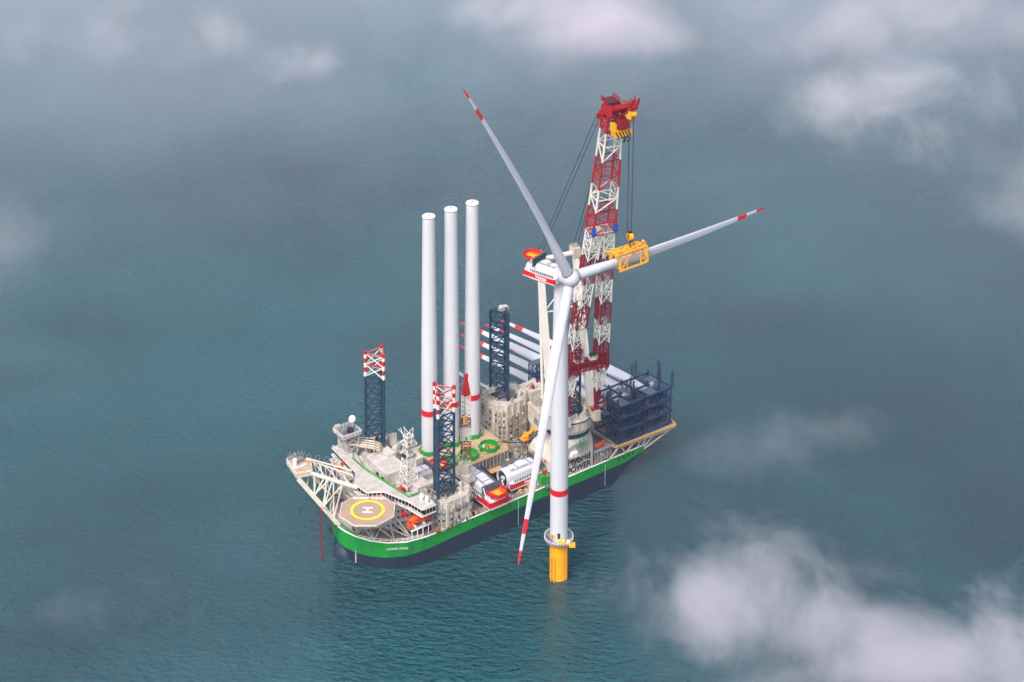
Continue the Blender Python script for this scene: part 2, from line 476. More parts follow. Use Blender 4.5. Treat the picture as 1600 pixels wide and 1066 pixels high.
def nacelle_parts(root, turbine=False):
    """nacelle, long axis = local -X..+X (rear at +X), origin at the yaw bearing, z up"""
    hold = root
    if turbine:
        az = math.atan2(.6, -.8)
        base = Matrix.Translation(Vector((HUB.x - TX, HUB.y - TY, HUB.z - 4.6)) + Vector((-.8, .6, 0)) * 9.0) @ Matrix.Rotation(az, 4, 'Z')
    else:
        base = Matrix.Identity(4)
    def put(mb, name, par=None):
        o = mb.build(name, par or hold)
        if par is None: o.matrix_local = base
        return o
    x0, x1 = -4.2, (13.0 if turbine else 17.0)
    wy = 4.7
    body = MB()
    def section(x, w, zb, zt, rb=1.3, rt_=2.6):
        zs = zb + (zt - zb) * .52; u = w - 1.3
        pts = [(x, w - .9, zb), (x, w, zb + .9), (x, w, zs), (x, w - .25, zs + .25), (x, u, zs + .35)]
        r0 = min(1.7, (zt - zs) * .6)
        for k in range(7):
            a = R(90 * k / 6); pts.append((x, u - r0 + r0 * math.cos(a), zt - r0 + r0 * math.sin(a)))
        pts += [(x, -y, z) for (x, y, z) in reversed(pts)]
        return pts
    dz, dc = (0, 0) if turbine else (-3.0, -2.0)
    secs = [section(x0, 3.9, 1.2, 6.4), section(x0 + .8, wy, .2, 7.4), section(x0 + 9, wy, 0, 7.7), section(x1 - 3, wy, 0, 7.2), section(x1, wy - .6, 1.6, 6.0)]
    if not turbine: secs = secs[:3] + [section(x1 - 6.6, wy, 0, 7.5), section(x1 - 6.2, wy, 0, 4.3), section(x1, wy, .6, 4.1)]
    for a, b in zip(secs[:-1], secs[1:]):
        n = len(a); body.add(a + b, [(j, (j + 1) % n, n + (j + 1) % n, n + j) for j in range(n)], W_NAC, False)
    n = len(secs[0])
    body.add(secs[0], [tuple(range(n - 1, -1, -1))], W_NAC); body.add(secs[-1], [tuple(range(n))], W_NAC)
    bo = put(body, "nacelle_body" if turbine else "body")
    par = bo if turbine else hold
    def sub(mb, name):
        o = mb.build(name, par)
        return o
    st = MB()
    st.bb(x0 + .3, x1 + .15, -wy - .12, -wy + .3, 1.5, 3.7, RED); st.bb(x0 + .3, x1 + .15, wy - .3, wy + .12, 1.5, 3.7, RED)
    st.bb(x1 - .2, x1 + .16, -wy + .3, wy - .3, 1.5, 3.7, RED); st.bb(x0 + .1, x0 + .45, -wy + .3, wy - .3, 1.5, 3.7, RED)
    sub(st, "red_stripe")
    sk = MB(); sk.bb(x0 + .3, x1 + .2, -wy - .16, wy + .16, 1.25, 1.5, WHITE); sk.bb(x0 + 1, x1 - 5.5, -wy - .4, -wy + .8, 3.75, 4.0, W_NAC)
    for k in range(12):
        sk.bb(x0 + 2 + k * 1.25, x0 + 2.5 + k * 1.25, -wy - .1, -wy + .2, 4.2, 5.3, GREY)
    sk.tube((x0 + 1, -wy - .3, 5.2), (x1 - 6, -wy - .3, 5.2), .08, GREY, 4)
    sk.bb(x0 + 1, x1 - 5.5, wy - .8, wy + .4, 3.75, 4.0, W_NAC)
    for z in (4.6, 5.2): sk.tube((x0 + 1, wy + .3, z), (x1 - 5, wy + .3, z), .1, GREY, 4)
    for k in range(12): sk.bb(x0 + 1 + k * 1.1, x0 + 1.5 + k * 1.1, wy - .2, wy + .12, 4.2, 5.2, GREY)
    for sy in (-1, 1):
        sk.rail([(x0 + 1.5, sy * 2.6, 7.5), (x1 - 6, sy * 2.6, 7.5)], 1.1, .07, GREY, 1.6)
    for k in range(9): sk.tube((x0 + 1 + k * 2.1, -wy - .3, 4), (x0 + 1 + k * 2.1, -wy - .3, 5.2), .06, GREY, 4)
    for k in range(5): sk.bb(x0 + 3 + k * 3, x0 + 3.2 + k * 3, -wy + 2.7, wy - 2.7, 7.5, 7.78, GREY)
    sub(sk, "side_trim")
    cl = MB()
    for k in range(4):
        y = -4.6 + k * 2.45
        cl.bb(x1 - 5.6, x1 - 4.9, y, y + 2.3, 6.6 + dc, 10.4 + dc, COOLER)
        for j in range(6): cl.bb(x1 - 5.75, x1 - 5.6, y + .1, y + 2.2, 7.0 + dc + j * .55, 7.2 + dc + j * .55, DARK)
    for y in (-4.3, 4.9): cl.tube((x1 - 4.8, y - .2, 10.2 + dc), (x1 - 2.4, y - .2, 6.6 + dc), .18, WHITE, 5)
    sub(cl, "cooler_bank")
    hp = MB()
    hp.prism([(x1 - 3.9, -3.6), (x1 - 1.2, -3.9), (x1 + 2.2, -2.2), (x1 + 2.2, 2.2), (x1 - 1.2, 3.9), (x1 - 3.9, 3.6)], 8.9 + dz, 9.2 + dz, ORANGE, ORANGE)
    hp.bb(x1 - 3, x1 + .8, -1.5, 1.5, 9.2 + dz, 9.26 + dz, YOKE)
    for a, b in (((x1 - 3.9, -3.6), (x1 - 1.2, -3.9)), ((x1 - 1.2, -3.9), (x1 + 2.2, -2.2)), ((x1 + 2.2, -2.2), (x1 + 2.2, 2.2)), ((x1 + 2.2, 2.2), (x1 - 1.2, 3.9)), ((x1 - 1.2, 3.9), (x1 - 3.9, 3.6))):
        v = [(a[0], a[1], 9.0 + dz), (b[0], b[1], 9.0 + dz), (b[0], b[1], 10.5 + dz), (a[0], a[1], 10.5 + dz)]
        hp.add(v, [(0, 1, 2, 3)], RED); hp.add([(q[0] * 1.0 - (.15 if q[0] > x1 else 0), q[1] * .96, q[2]) for q in v], [(3, 2, 1, 0)], RED)
        hp.add([v[3], v[2], (b[0] - .1, b[1] * .96, 10.5 + dz), (a[0] - .1, a[1] * .96, 10.5 + dz)], [(0, 1, 2, 3)], RED)
    for y in (-2.4, 2.4): hp.tube((x1 - 2, y, 6.0 + dz * .7), (x1 - 2, y, 9.0 + dz), .35, CRANE_RED, 6)
    sub(hp, "hoist_platform")
    hb = MB()
    hb.bb(x0 + 7, x0 + 10, -2, 2, 7.5, 8.2, W_NAC); hb.bb(x0 + 2, x0 + 4, -1, 1, 7.3, 8.0, W_NAC)
    if turbine:
        hb.tube((x0 + 12, 0, 7.5), (x0 + 12, 0, 9.9), .08, WHITE, 4)
    sub(hb, "roof_hatch")
    if not turbine:
        f = MB()
        ring = []
        Mx = frame((x0 + .1, 0, 4.6), (0, -1, 0), (0, 0, 1))
        g = MB(); g.lathe((0, 0, 0), [(3.7, -.5), (3.7, 1.0), (3.2, 1.0), (3.1, .3), (1.2, .3), (1.0, .9), (.2, .9)], W_NAC, 32)
        g2 = MB(); g2.mats = []
        for v_i in range(0): pass
        o = g.build("rotor_flange", hold)
        o.matrix_local = Matrix.Translation((x0 + .1, 0, 4.6)) @ Vector((-1, 0, 0)).to_track_quat('Z', 'Y').to_matrix().to_4x4()
        g = MB()
        for k in range(5):
            a = 2 * PI * k / 5; g.tube((2.1 * math.cos(a), 2.1 * math.sin(a), .3), (2.1 * math.cos(a), 2.1 * math.sin(a), .9), .6, DARK, 10)
        g.lathe((0, 0, 0), [(3.1, .32), (3.1, .36), (.2, .36)], DARK, 28)
        o2 = g.build("flange_opening", o)
        fr = MB(); fr.bb(x0 + 1, x1 - 6, -4.2, 4.2, -1.0, 0, HULLN)
        for k in range(4):
            fr.bb(x0 + 1 + k * 4, x0 + 1.5 + k * 4, -4.6, 4.6, -1.05, .1, NAVY)
        fr.build("transport_frame", hold)
    text("lettering", "Vestas", 2.3, WHITE, par, Matrix.Translation(((x0 + x1) / 2 - 1, wy + .16, 2.6)) @ Matrix.Rotation(R(180), 4, 'Z') @ Matrix.Rotation(R(90), 4, 'X'), .03, bold=.03)
    tx = text("lettering", "Vestas", 2.3, WHITE, par, Matrix.Translation(((x0 + x1) / 2 - 1, -wy - .16, 2.55)) @ Matrix.Rotation(R(90), 4, 'X'), .03, bold=.03)
    return bo

wind_turbine()

# ---- yellow blade yoke hanging from the crane on the third blade
def blade_yoke():
    v = (Vector((99.13, 64.78, 147.88)) - HUB).normalized()
    c = HUB + v * 118 * .285
    e = AX.cross(v).normalized()
    upv = e if e.z > 0 else -e
    side = v.cross(upv)
    root = empty("blade_lifting_yoke", c - Vector((0, 0, 4)), 0, "yellow steel lifting yoke clamped round the raised blade, hanging from the crane hook", "lifting yoke")
    Mx = Matrix((v, side, upv)).transposed().to_4x4(); Mx.translation = Vector((0, 0, 4))
    f = MB(); L2, w_, h_ = 8.0, 3.4, 3.6
    cs = [(sx * L2, sy * w_, sz * h_) for sz in (-1, 1) for sx, sy in ((-1, -1), (1, -1), (1, 1), (-1, 1))]
    for a, b in ((0, 1), (2, 3), (4, 5), (6, 7), (1, 2), (3, 0), (5, 6), (7, 4), (0, 4), (1, 5), (2, 6), (3, 7)):
        if (a, b) in ((1, 2), (3, 0)): continue
        f.tube(cs[a], cs[b], .45, YOKE, 4)
    for sy in (-1, 1):
        f.tube((-L2, sy * w_, -h_), (0, sy * w_, h_), .22, YOKE, 4); f.tube((L2, sy * w_, -h_), (0, sy * w_, h_), .22, YOKE, 4)
    for x in (-4, 4):
        for sy in (-1, 1): f.tube((x, sy * w_, -h_), (x, sy * w_, h_), .3, YOKE, 4)
    f.tube((-L2, -w_, h_), (0, w_, h_), .25, YOKE, 4); f.tube((L2, -w_, h_), (0, w_, h_), .25, YOKE, 4); f.tube((-L2, -w_, -h_), (-L2, w_, h_), .3, YOKE, 4)
    for x in (-4, 0, 4): f.tube((x, -w_, h_), (x, w_, h_), .4, YOKE, 4)
    f.bb(-9.3, 9.6, -1.0, 1.0, h_ - .1, h_ + .5, YOKE)
    f.tube((-L2, -w_, h_), (-10.5, -w_ - .4, h_ + .5), .55, YOKE, 5); f.tube((-L2, w_, h_), (-10.5, w_ + .2, h_ + .5), .55, YOKE, 5)
    f.tube((L2, 0, h_), (L2 - 1.2, 2.5, h_ + 2.4), .6, YOKE, 5); f.tube((-2, 0, h_), (-2, 1.5, h_ + 1.6), .5, YOKE, 5)
    o = f.build("frame", root); o.matrix_local = Mx
    for x in (-7.2, 7.2):
        g = MB()
        for k in range(14):
            a0, a1 = 2 * PI * k / 14, 2 * PI * (k + 1) / 14
            g.tube((x, 3.1 * math.cos(a0), 3.1 * math.sin(a0)), (x, 3.1 * math.cos(a1), 3.1 * math.sin(a1)), .5, YOKE, 4)
        g.tube((x, -3.4, -3), (x, -2, -4.4), .6, YOKE, 5); g.tube((x, 3.4, -3), (x, 2, -4.4), .6, YOKE, 5)
        o = g.build("clamp", root); o.matrix_local = Mx
    g = MB(); g.box((0, -w_ - .3, -1.6), (3.0, .9, 2.3), BRIGHTBLUE)
    o = g.build("control_cabinet", root); o.matrix_local = Mx
    g = MB()
    g.tube((-4, 0, h_ + .5), (0, 0, 8.0), .1, CABLE, 4); g.tube((4, 0, h_ + .5), (0, 0, 8.0), .1, CABLE, 4)
    o = g.build("sling", root); o.matrix_local = Mx
blade_yoke()

# ================================================================== SHIP
A37 = R(37)
SHIP = Vector((-71.5 * math.sin(A37), 71.5 * math.cos(A37), 0))
def SW(x, y, z):
    c, s = math.cos(A37), math.sin(A37)
    return Vector((SHIP.x + x * c - y * s, SHIP.y + x * s + y * c, z))

DZ = 14.0
ship = empty("jack_up_vessel", SHIP, A37, "large jack-up installation vessel with green hull, helideck at the bow and dark lattice legs", "ship")

def hull():
    half = [(-70, 0), (-69.6, 4), (-68, 10), (-64.5, 17), (-59, 23.2), (-51.5, 27.8), (-42, 29.7), (-30, 30), (0, 30), (30, 30), (60, 30), (76, 30), (88, 30)]
    def row(z):
        out = []
        for i, (x, y) in enumerate(half):
            if z < DZ:
                f = (DZ - z) / DZ
                if x < -25:
                    k = min(1, (-25 - x) / 40)
                    y2 = y - f * 2.2 * k * (1 if y > 0 else 0) * min(1, y / 8)
                    x2 = x + f * 0.8
                else: x2, y2 = x, y
                if x >= 60: 
                    pass
                out.append((x2, y2))
            else: out.append((x, y))
        return out
    levels = [-6, 0, 3.5, 7.0, 7.01, 10.5, DZ]
    rows = []
    def split(x): return 5.6 + 3.4 * min(1, max(0, (x + 66) / 45))
    for z in levels:
        r = row(z)
        zs = []
        for (x, y) in r:
            zz = z if z not in (7.0, 7.01, 3.5, 10.5) else {7.0: split(x), 7.01: split(x) + .01, 3.5: split(x) * .5, 10.5: split(x) * .45 + 7.6}[z]
            if x > 62:                       # raked stern
                lim = (x - 62) / 26 * 12.2 - 1.0
                zz = max(zz, lim)
            zs.append((x, y, zz))
        full = [(x, -y, zz) for x, y, zz in zs] + [(x, y, zz) for x, y, zz in reversed(zs) if y > 0]
        rows.append(full)
    mb = MB(); n = len(rows[0])
    for k in range(len(levels) - 1):
        a, b = rows[k], rows[k + 1]
        m = HULLN if levels[k + 1] <= 7.0 else HULLG
        for j in range(n):
            mb.add([a[j], a[(j + 1) % n], b[(j + 1) % n], b[j]], [(3, 2, 1, 0)], m, True)
    mb.build("hull", ship)
    top = row(DZ)
    full = [(x, -y) for x, y in top] + [(x, y) for x, y in reversed(top) if y > 0]
    d = MB()
    d.add([(x, y, DZ - .02) for x, y in full], [tuple(range(len(full) - 1, -1, -1))], DECK)
    # fix winding so the deck faces up
    d.f = [tuple(reversed(f)) for f in d.f] if False else d.f
    d.build("main_deck", ship)
    b = MB()
    for j in range(len(full)):
        p, q = Vector((*full[j], DZ)), Vector((*full[(j + 1) % len(full)], DZ))
        b.tube(p + Vector((0, 0, .12)), q + Vector((0, 0, .12)), .28, WHITE, 5)
    b.build("deck_edge_strip", ship)
    b = MB()
    c = Vector((-65.2, 0.4, -.3)); 
    for k in range(10):
        pass
    nU, nV = 20, 12; vs = []
    for i in range(nV + 1):
        ph = PI * i / nV
        for j in range(nU):
            th = 2 * PI * j / nU
            vs.append((c.x + 7.2 * math.cos(ph), c.y + 6.6 * math.sin(ph) * math.cos(th), c.z + 6.6 * math.sin(ph) * math.sin(th)))
    fs = [(i * nU + j, i * nU + (j + 1) % nU, (i + 1) * nU + (j + 1) % nU, (i + 1) * nU + j) for i in range(nV) for j in range(nU)]
    b.add(vs, fs, HULLN, True)
    b.build("bow_bulb", ship)
    # draught marks
    b = MB()
    for k in range(14):
        b.bb(10.0, 10.2, -30.12, -29.98, .6 + k * .9, 1.0 + k * .9, WHITE)
        b.bb(63.0, 63.2, -30.12, -29.98, 1.5 + k * .8, 1.9 + k * .8, WHITE)
    for k in range(9): b.box((-67.3, -9.4, .8 + k * .9), (.3, .5, .3), WHITE, 0)
    for k in range(16):
        b.bb(-44 + k * 3.4, -43 + k * 3.4, -30.08, -29.9, 12.9, 13.4, BLACK) if k % 4 == 0 else None
    b.build_each("draught_mark", ship)
    for k, (x, y) in enumerate([(72, 0), (75, 0), (78, 0), (81, 0)]):
        b = MB(); b.box((x, -30.05, 12.2), (1.2, .25, 1.2), DARK); b.build("mooring_port", ship)
hull()

# bow lettering, text laid on the curved side
text("ship_name", "NORSE WIND", 1.6, WHITE, ship, frame((-55.6, -26.1, 11.4), (7.5, -4.6, 0), (0, -.3, 1)), .05)

# -------- accommodation
def accommodation():
    a = MB()
    # lower block
    a.prism([(-60, -4), (-55, -16), (-44, -19), (-34, -19), (-34, 27), (-52, 27), (-60, 10)], DZ, 25, SHIPW, ROOF)
    a.prism([(-57, -6), (-52, -17), (-34, -19), (-30, -14), (-30, 25), (-50, 25), (-57, 6)], 25, 28.6, SHIPW, ROOF)
    a.build("accommodation_block", ship)
    # window rows on the block front
    w = MB()
    def win_line(p, q, z, n, h=.9, wd=.9, off=.12):
        p, q = Vector((*p, z)), Vector((*q, z)); d = (q - p); L_ = d.length; ang = math.atan2(d.y, d.x)
        nrm = Vector((d.y, -d.x, 0)).normalized()
        for i in range(n):
            c = p + d * ((i + .5) / n) + nrm * off
            w.box(c, (min(wd, L_ / n * .7), .12, h), GLASS, ang)
    for z in (17, 20.2, 23.2):
        win_line((-55, -16), (-60, -4), z, 6, off=-.02); win_line((-60, -4), (-60, 10), z, 6, off=-.02)
        win_line((-60, 10), (-52, 27), z, 6, off=-.02); win_line((-44, -19), (-55, -16), z, 5, off=-.02)
        win_line((-34, -19), (-44, -19), z, 4, off=-.02)
    w.build_each("cabin_window", ship)
    # bridge deck : long transverse strip, bow side facing -x
    fr = [(-53.0, 34.0), (-55.4, 9.5), (-61.0, 1.5), (-60.2, -8.0), (-53.5, -12.0), (-49.2, -24.5), (-47.6, -34.5)]
    bk = [(-40.0, -34.5), (-40.5, -24), (-47.0, -23.0), (-48.8, -8.0), (-50.6, 10.0), (-47.0, 20.0), (-45.0, 34)]
    br = MB()
    ins = [(x + .9, y) for x, y in fr]
    br.prism(list(reversed(ins + [(x - .3, y) for x, y in bk])), 28.6, 31.4, SHIPW, ROOF)
    br.prism(list(reversed(fr + bk)), 31.4, 31.9, WHITE, ROOF)
    br.prism(list(reversed([(x - .2, y) for x, y in fr] + bk)), 28.0, 28.6, WHITE, SHIPW)
    br.build("bridge", ship)
    bw = MB()
    for p, q in zip(ins[:-1], ins[1:]):
        P0, P1 = Vector((*p, 30.1)), Vector((*q, 30.1)); d = P1 - P0; L_ = d.length
        k = max(2, int(L_ / 1.7)); ang = math.atan2(d.y, d.x)
        for i in range(k):
            c = P0 + d * ((i + .5) / k) + Vector((-.1, 0, 0))
            bw.box(c, (L_ / k * .72, .25, 1.9), GLASS, ang)
    P0, P1 = Vector((-47.2, -34.55, 30.1)), Vector((-40.5, -34.55, 30.1))
    for i in range(4): bw.box(P0.lerp(P1, (i + .5) / 4), (1.2, .25, 1.9), GLASS, 0)
    bw.build_each("bridge_window", ship)
    rl = MB()
    zz = 31.9
    rl.rail([(-46.0, -34, zz), (-41, -34, zz), (-41, -24, zz)], 1.2, .07, WHITE, 2)
    rl.rail([(-52.6, 33.5, zz), (-50, 20, zz)], 1.2, .07, WHITE, 2)
    rl.build("bridge_rail", ship)
    g = MB()
    for pts in ([(-46.0, 26, 32.6), (-50.4, 19.5, 32.6), (-50.8, 9, 32.6), (-48.9, -8, 32.6), (-47.2, -23, 32.6), (-40.8, -23, 32.6)],):
        for dz in (0, .5, 1.0): g.poly([Vector(p) + Vector((0, 0, dz - .7)) for p in pts], .14, GREEN, 4)
        for p, q in zip(pts[:-1], pts[1:]):
            p, q = Vector(p), Vector(q); k = int((q - p).length / 2)
            for i in range(k + 1): c = p.lerp(q, i / max(1, k)); g.tube(c - Vector((0, 0, .7)), c + Vector((0, 0, .3)), .12, GREEN, 4)
    g.build("green_guard_rail", ship)
    # roof plant behind the bridge
    h = MB()
    h.bb(-46.5, -36, -4, 8, 28.6, 33.2, SHIPW); h.bb(-46.6, -35.9, -4.1, 8.1, 33.2, 33.5, ROOF)
    h.bb(-44, -37, 9.5, 17, 28.6, 31.5, SHIPW)
    h.bb(-38, -31, -17, -8, 28.6, 30.2, SHIPW)
    h.bb(-36, -31, 12, 24, 28.6, 32, CREAM)
    for k in range(26):
        x, y = random.uniform(-46, -31), random.uniform(-21, 24)
        s_ = random.uniform(.5, 1.6)
        h.bb(x, x + s_, y, y + s_ * random.uniform(.6, 2), 28.6, 28.6 + random.uniform(.6, 2.2), random.choice((SHIPW, CREAM, GREY, ROOF, STEEL, DARK)))
    for k in range(12):
        x, y = random.uniform(-46, -31), random.uniform(-20, 22)
        h.tube((x, y, 29.3), (x + random.uniform(-5, 5), y + random.uniform(-4, 4), 29.3), .2, STEEL, 5)
    h.bb(-46.62, -46.4, -1.5, .5, 29, 31, DARK); h.bb(-46.62, -46.4, 3, 5, 29.4, 31.2, DARK)
    rr_ = random.Random(77)
    for _ in range(90):
        x, y = rr_.uniform(-47, -31), rr_.uniform(-22, 25); s_ = rr_.uniform(.2, .8)
        h.bb(x, x + s_, y, y + s_ * rr_.uniform(.6, 2), 28.6, 28.6 + rr_.uniform(.3, 1.6), rr_.choice((SHIPW, WHITE, GREY, DARK, STEEL, WHITE)))
    for _ in range(16):
        x, y = rr_.uniform(-46, -33), rr_.uniform(-20, 22); a = rr_.choice((0, PI / 2)); L_ = rr_.uniform(3, 8)
        h.rail([(x, y, 28.6), (x + L_ * .4 * math.cos(a), y + L_ * math.sin(a), 28.6)], 1.1, .06, WHITE, 1.2)
    for z, x0_, x1_, y0_, y1_ in ((33.5, -46.5, -36, -4, 8), (31.5, -44, -37, 9.5, 17)):
        h.rail([(x0_, y0_, z), (x1_, y0_, z), (x1_, y1_, z), (x0_, y1_, z)], 1.0, .06, WHITE, 1.5, True)
    h.build("roof_plant", ship)
    bl = MB()
    for z in (18.3, 21.4, 24.4):
        bl.rail([(-34, -19.8, z), (-44, -19.8, z), (-55.6, -16.8, z), (-60.8, -4, z), (-60.8, 10, z), (-52.5, 27.5, z)], 1.1, .07, WHITE, 2)
        bl.poly([(-34, -19.5, z), (-44, -19.5, z), (-55.4, -16.5, z), (-60.5, -4, z), (-60.5, 10, z), (-52.3, 27.3, z)], .3, SHIPW, 4)
    bl.build("balcony", ship)
    r_ = MB(); r_.lathe((-44.6, -12.4, 28.6), [(1.1, 0), (1.3, 1.2), (1.0, 2.3), (.4, 2.8)], RED, 14); r_.box((-43.6, -13.6, 29.6), (1.2, 1.6, 2), CRANE_RED)
    r_.build("red_winch", ship)
    # domes on the port wing
    for (x, y, r) in ((-43.6, -28, 1.1), (-42.6, -31, .8)):
        d = MB(); d.lathe((x, y, 31.9), [(r * .6, 0), (r * .6, .8), (r, 1.3), (r * 1.05, 1.9), (r * .8, 2.7), (r * .35, 3.05)], WHITE, 16); d.build("radar_dome", ship)
    # starboard wing tower with platform and satellite dome
    t = MB()
    A_ = [(-51, 24, 31.5), (-44, 24, 31.5), (-44, 31, 31.5), (-51, 31, 31.5)]
    B_ = [(x, y, 40.5) for x, y, z in A_]
    lattice(t, A_, B_, 2, .28, .18, SHIPW)
    t.prism([(-53, 23), (-43, 23), (-43, 32.5), (-53, 32.5)], 40.5, 41.2, SHIPW, GREY)
    t.rail([(-53, 23, 41.2), (-43, 23, 41.2), (-43, 32.5, 41.2), (-53, 32.5, 41.2)], 1.4, .1, WHITE, 2, True)
    t.bb(-51.5, -49, 26, 29, 41.2, 43.4, GREY); t.bb(-48.5, -46.5, 24.5, 27, 41.2, 43.8, DARK); t.bb(-52.8, -50, 30, 32, 41.2, 44, SHIPW)
    for k in range(5): t.tube((-52 + k * 2, 28 + random.uniform(-3, 3), 41.2), (-52 + k * 2, 28, 45 + random.uniform(0, 1.6)), .14, SHIPW, 4)
    t.build("wing_tower", ship)
    d = MB(); d.tube((-45, 28, 41.2), (-45, 28, 45), .35, SHIPW, 8)
    d.lathe((-45, 28, 44.6), [(.5, 0), (1.5, .9), (1.75, 1.8), (1.5, 2.7), (.8, 3.4), (.1, 3.6)], WHITE, 20)
    d.build("satellite_dome", ship)
    # starboard wing underside deck + small orange rescue craft rest
    s_ = MB(); s_.prism(list(reversed([(-60.5, 12), (-55, 33), (-47, 33), (-47, 12)])), 26.6, 27.1, SHIPW, ROOF); s_.build("side_deck", ship)
    # exhaust ducts
    for k in range(4):
        e = MB(); o = k * 1.25; ox, oy = -o * .75, -o
        pts = [Vector(q) + Vector((ox, oy, -k * .25)) for q in ((-47.5, 33.0, 38.5), (-45.0, 31.0, 35.6), (-40.5, 26.5, 34.8), (-36.5, 22.2, 34.6), (-34.6, 20.0, 33.8), (-34.0, 19.2, 32.2), (-34.0, 19.0, 28.6))]
        e.poly(pts, .62, STEEL, 10)
        for p in pts[1:-1]: e.lathe(p - Vector((0, 0, .9)), [(.15, .3), (.5, .5), (.63, .9), (.5, 1.3), (.15, 1.5)], STEEL, 10)
        e.build("exhaust_duct", ship)
    f = MB()
    for x, y in ((-45, 30.5), (-42, 27.5), (-39, 24.4), (-36.6, 21.6)):
        for q in (0, 1):
            f.tube((x - q * 4.2, y - q * 5.4, 28.6), (x - q * 4.2, y - q * 5.4, 36.4), .16, CREAM, 5)
        for z in (36.4, 33.2): f.tube((x, y, z), (x - 4.2, y - 5.4, z), .15, CREAM, 5)
    for q in (0, 1): f.poly([(-45 - q * 4.2, 30.5 - q * 5.4, 36.4), (-42 - q * 4.2, 27.5 - q * 5.4, 36.4), (-39 - q * 4.2, 24.4 - q * 5.4, 36.4), (-36.6 - q * 4.2, 21.6 - q * 5.4, 36.4)], .15, CREAM, 5)
    f.build("duct_frame", ship)
    # lattice radar mast
    m = MB(); cx_, cy_ = -37.5, -8.5
    A_ = [(cx_ - 3.2, cy_ - 3.2, 28.6), (cx_ + 3.2, cy_ - 3.2, 28.6), (cx_ + 3.2, cy_ + 3.2, 28.6), (cx_ - 3.2, cy_ + 3.2, 28.6)]
    B_ = [(cx_ - 1.5, cy_ - 1.5, 50), (cx_ + 1.5, cy_ - 1.5, 50), (cx_ + 1.5, cy_ + 1.5, 50), (cx_ - 1.5, cy_ + 1.5, 50)]
    lattice(m, A_, B_, 7, .24, .15, CRANE_WHITE)
    for z, r in ((42.5, 2.7), (47.5, 2.9), (51, 1.8)):
        m.bb(cx_ - r, cx_ + r, cy_ - r, cy_ + r, z, z + .15, GREY)
        m.rail([(cx_ - r, cy_ - r, z + .3), (cx_ + r, cy_ - r, z + .3), (cx_ + r, cy_ + r, z + .3), (cx_ - r, cy_ + r, z + .3)], 1.3, .09, WHITE, 2, True)
    m.tube((cx_ - 3.5, cy_ + 4.5, 28.6), (cx_ - .5, cy_ + 1, 49), .3, SHIPW, 6)
    for k in range(7):
        m.tube((cx_ + random.uniform(-3.5, 3.5), cy_ + random.uniform(-3.5, 3.5), 49), (cx_ + random.uniform(-3.5, 3.5), cy_ + random.uniform(-3.5, 3.5), 54 + random.uniform(0, 2)), .12, WHITE, 4)
    m.bb(cx_ - 3.6, cx_ - 2.7, cy_ - 2, cy_ + .4, 43.0, 44.4, DARK); m.bb(cx_ + .6, cx_ + 2, cy_ - 3.6, cy_ - 2.7, 43, 44.2, GREY); m.bb(cx_ - 1.2, cx_ + 1.8, cy_ - 2.4, cy_ - 2.0, 48.4, 49.2, DARK)
    m.build("radar_mast", ship)
    # forecastle wall with hawse / winch bay below the boom rest
    q = MB()
    q.prism(list(reversed([(-68.5, 4), (-66, 12), (-58, 20), (-56, 20), (-56, -3), (-66, -4)])), DZ, 19, SHIPW, DECK)
    q.build("forecastle", ship)
    q = MB()
    for k in range(3):
        y = -1 + k * 6
        q.tube((-64, y, 20.6), (-64, y + 3.4, 20.6), 1.5, DARK, 14); q.bb(-65.5, -62.5, y - .6, y, 19, 22.4, GREY); q.bb(-65.5, -62.5, y + 3.4, y + 4, 19, 22.4, GREY)
    q.build("mooring_winch", ship)
    gr = MB()
    gr.rail([(-68.6, 2, 14.3), (-68.8, -5, 14.3), (-67, -12, 14.3)], 1.3, .16, GREEN, 1.6)
    gr.build("bow_green_rail", ship)
accommodation()

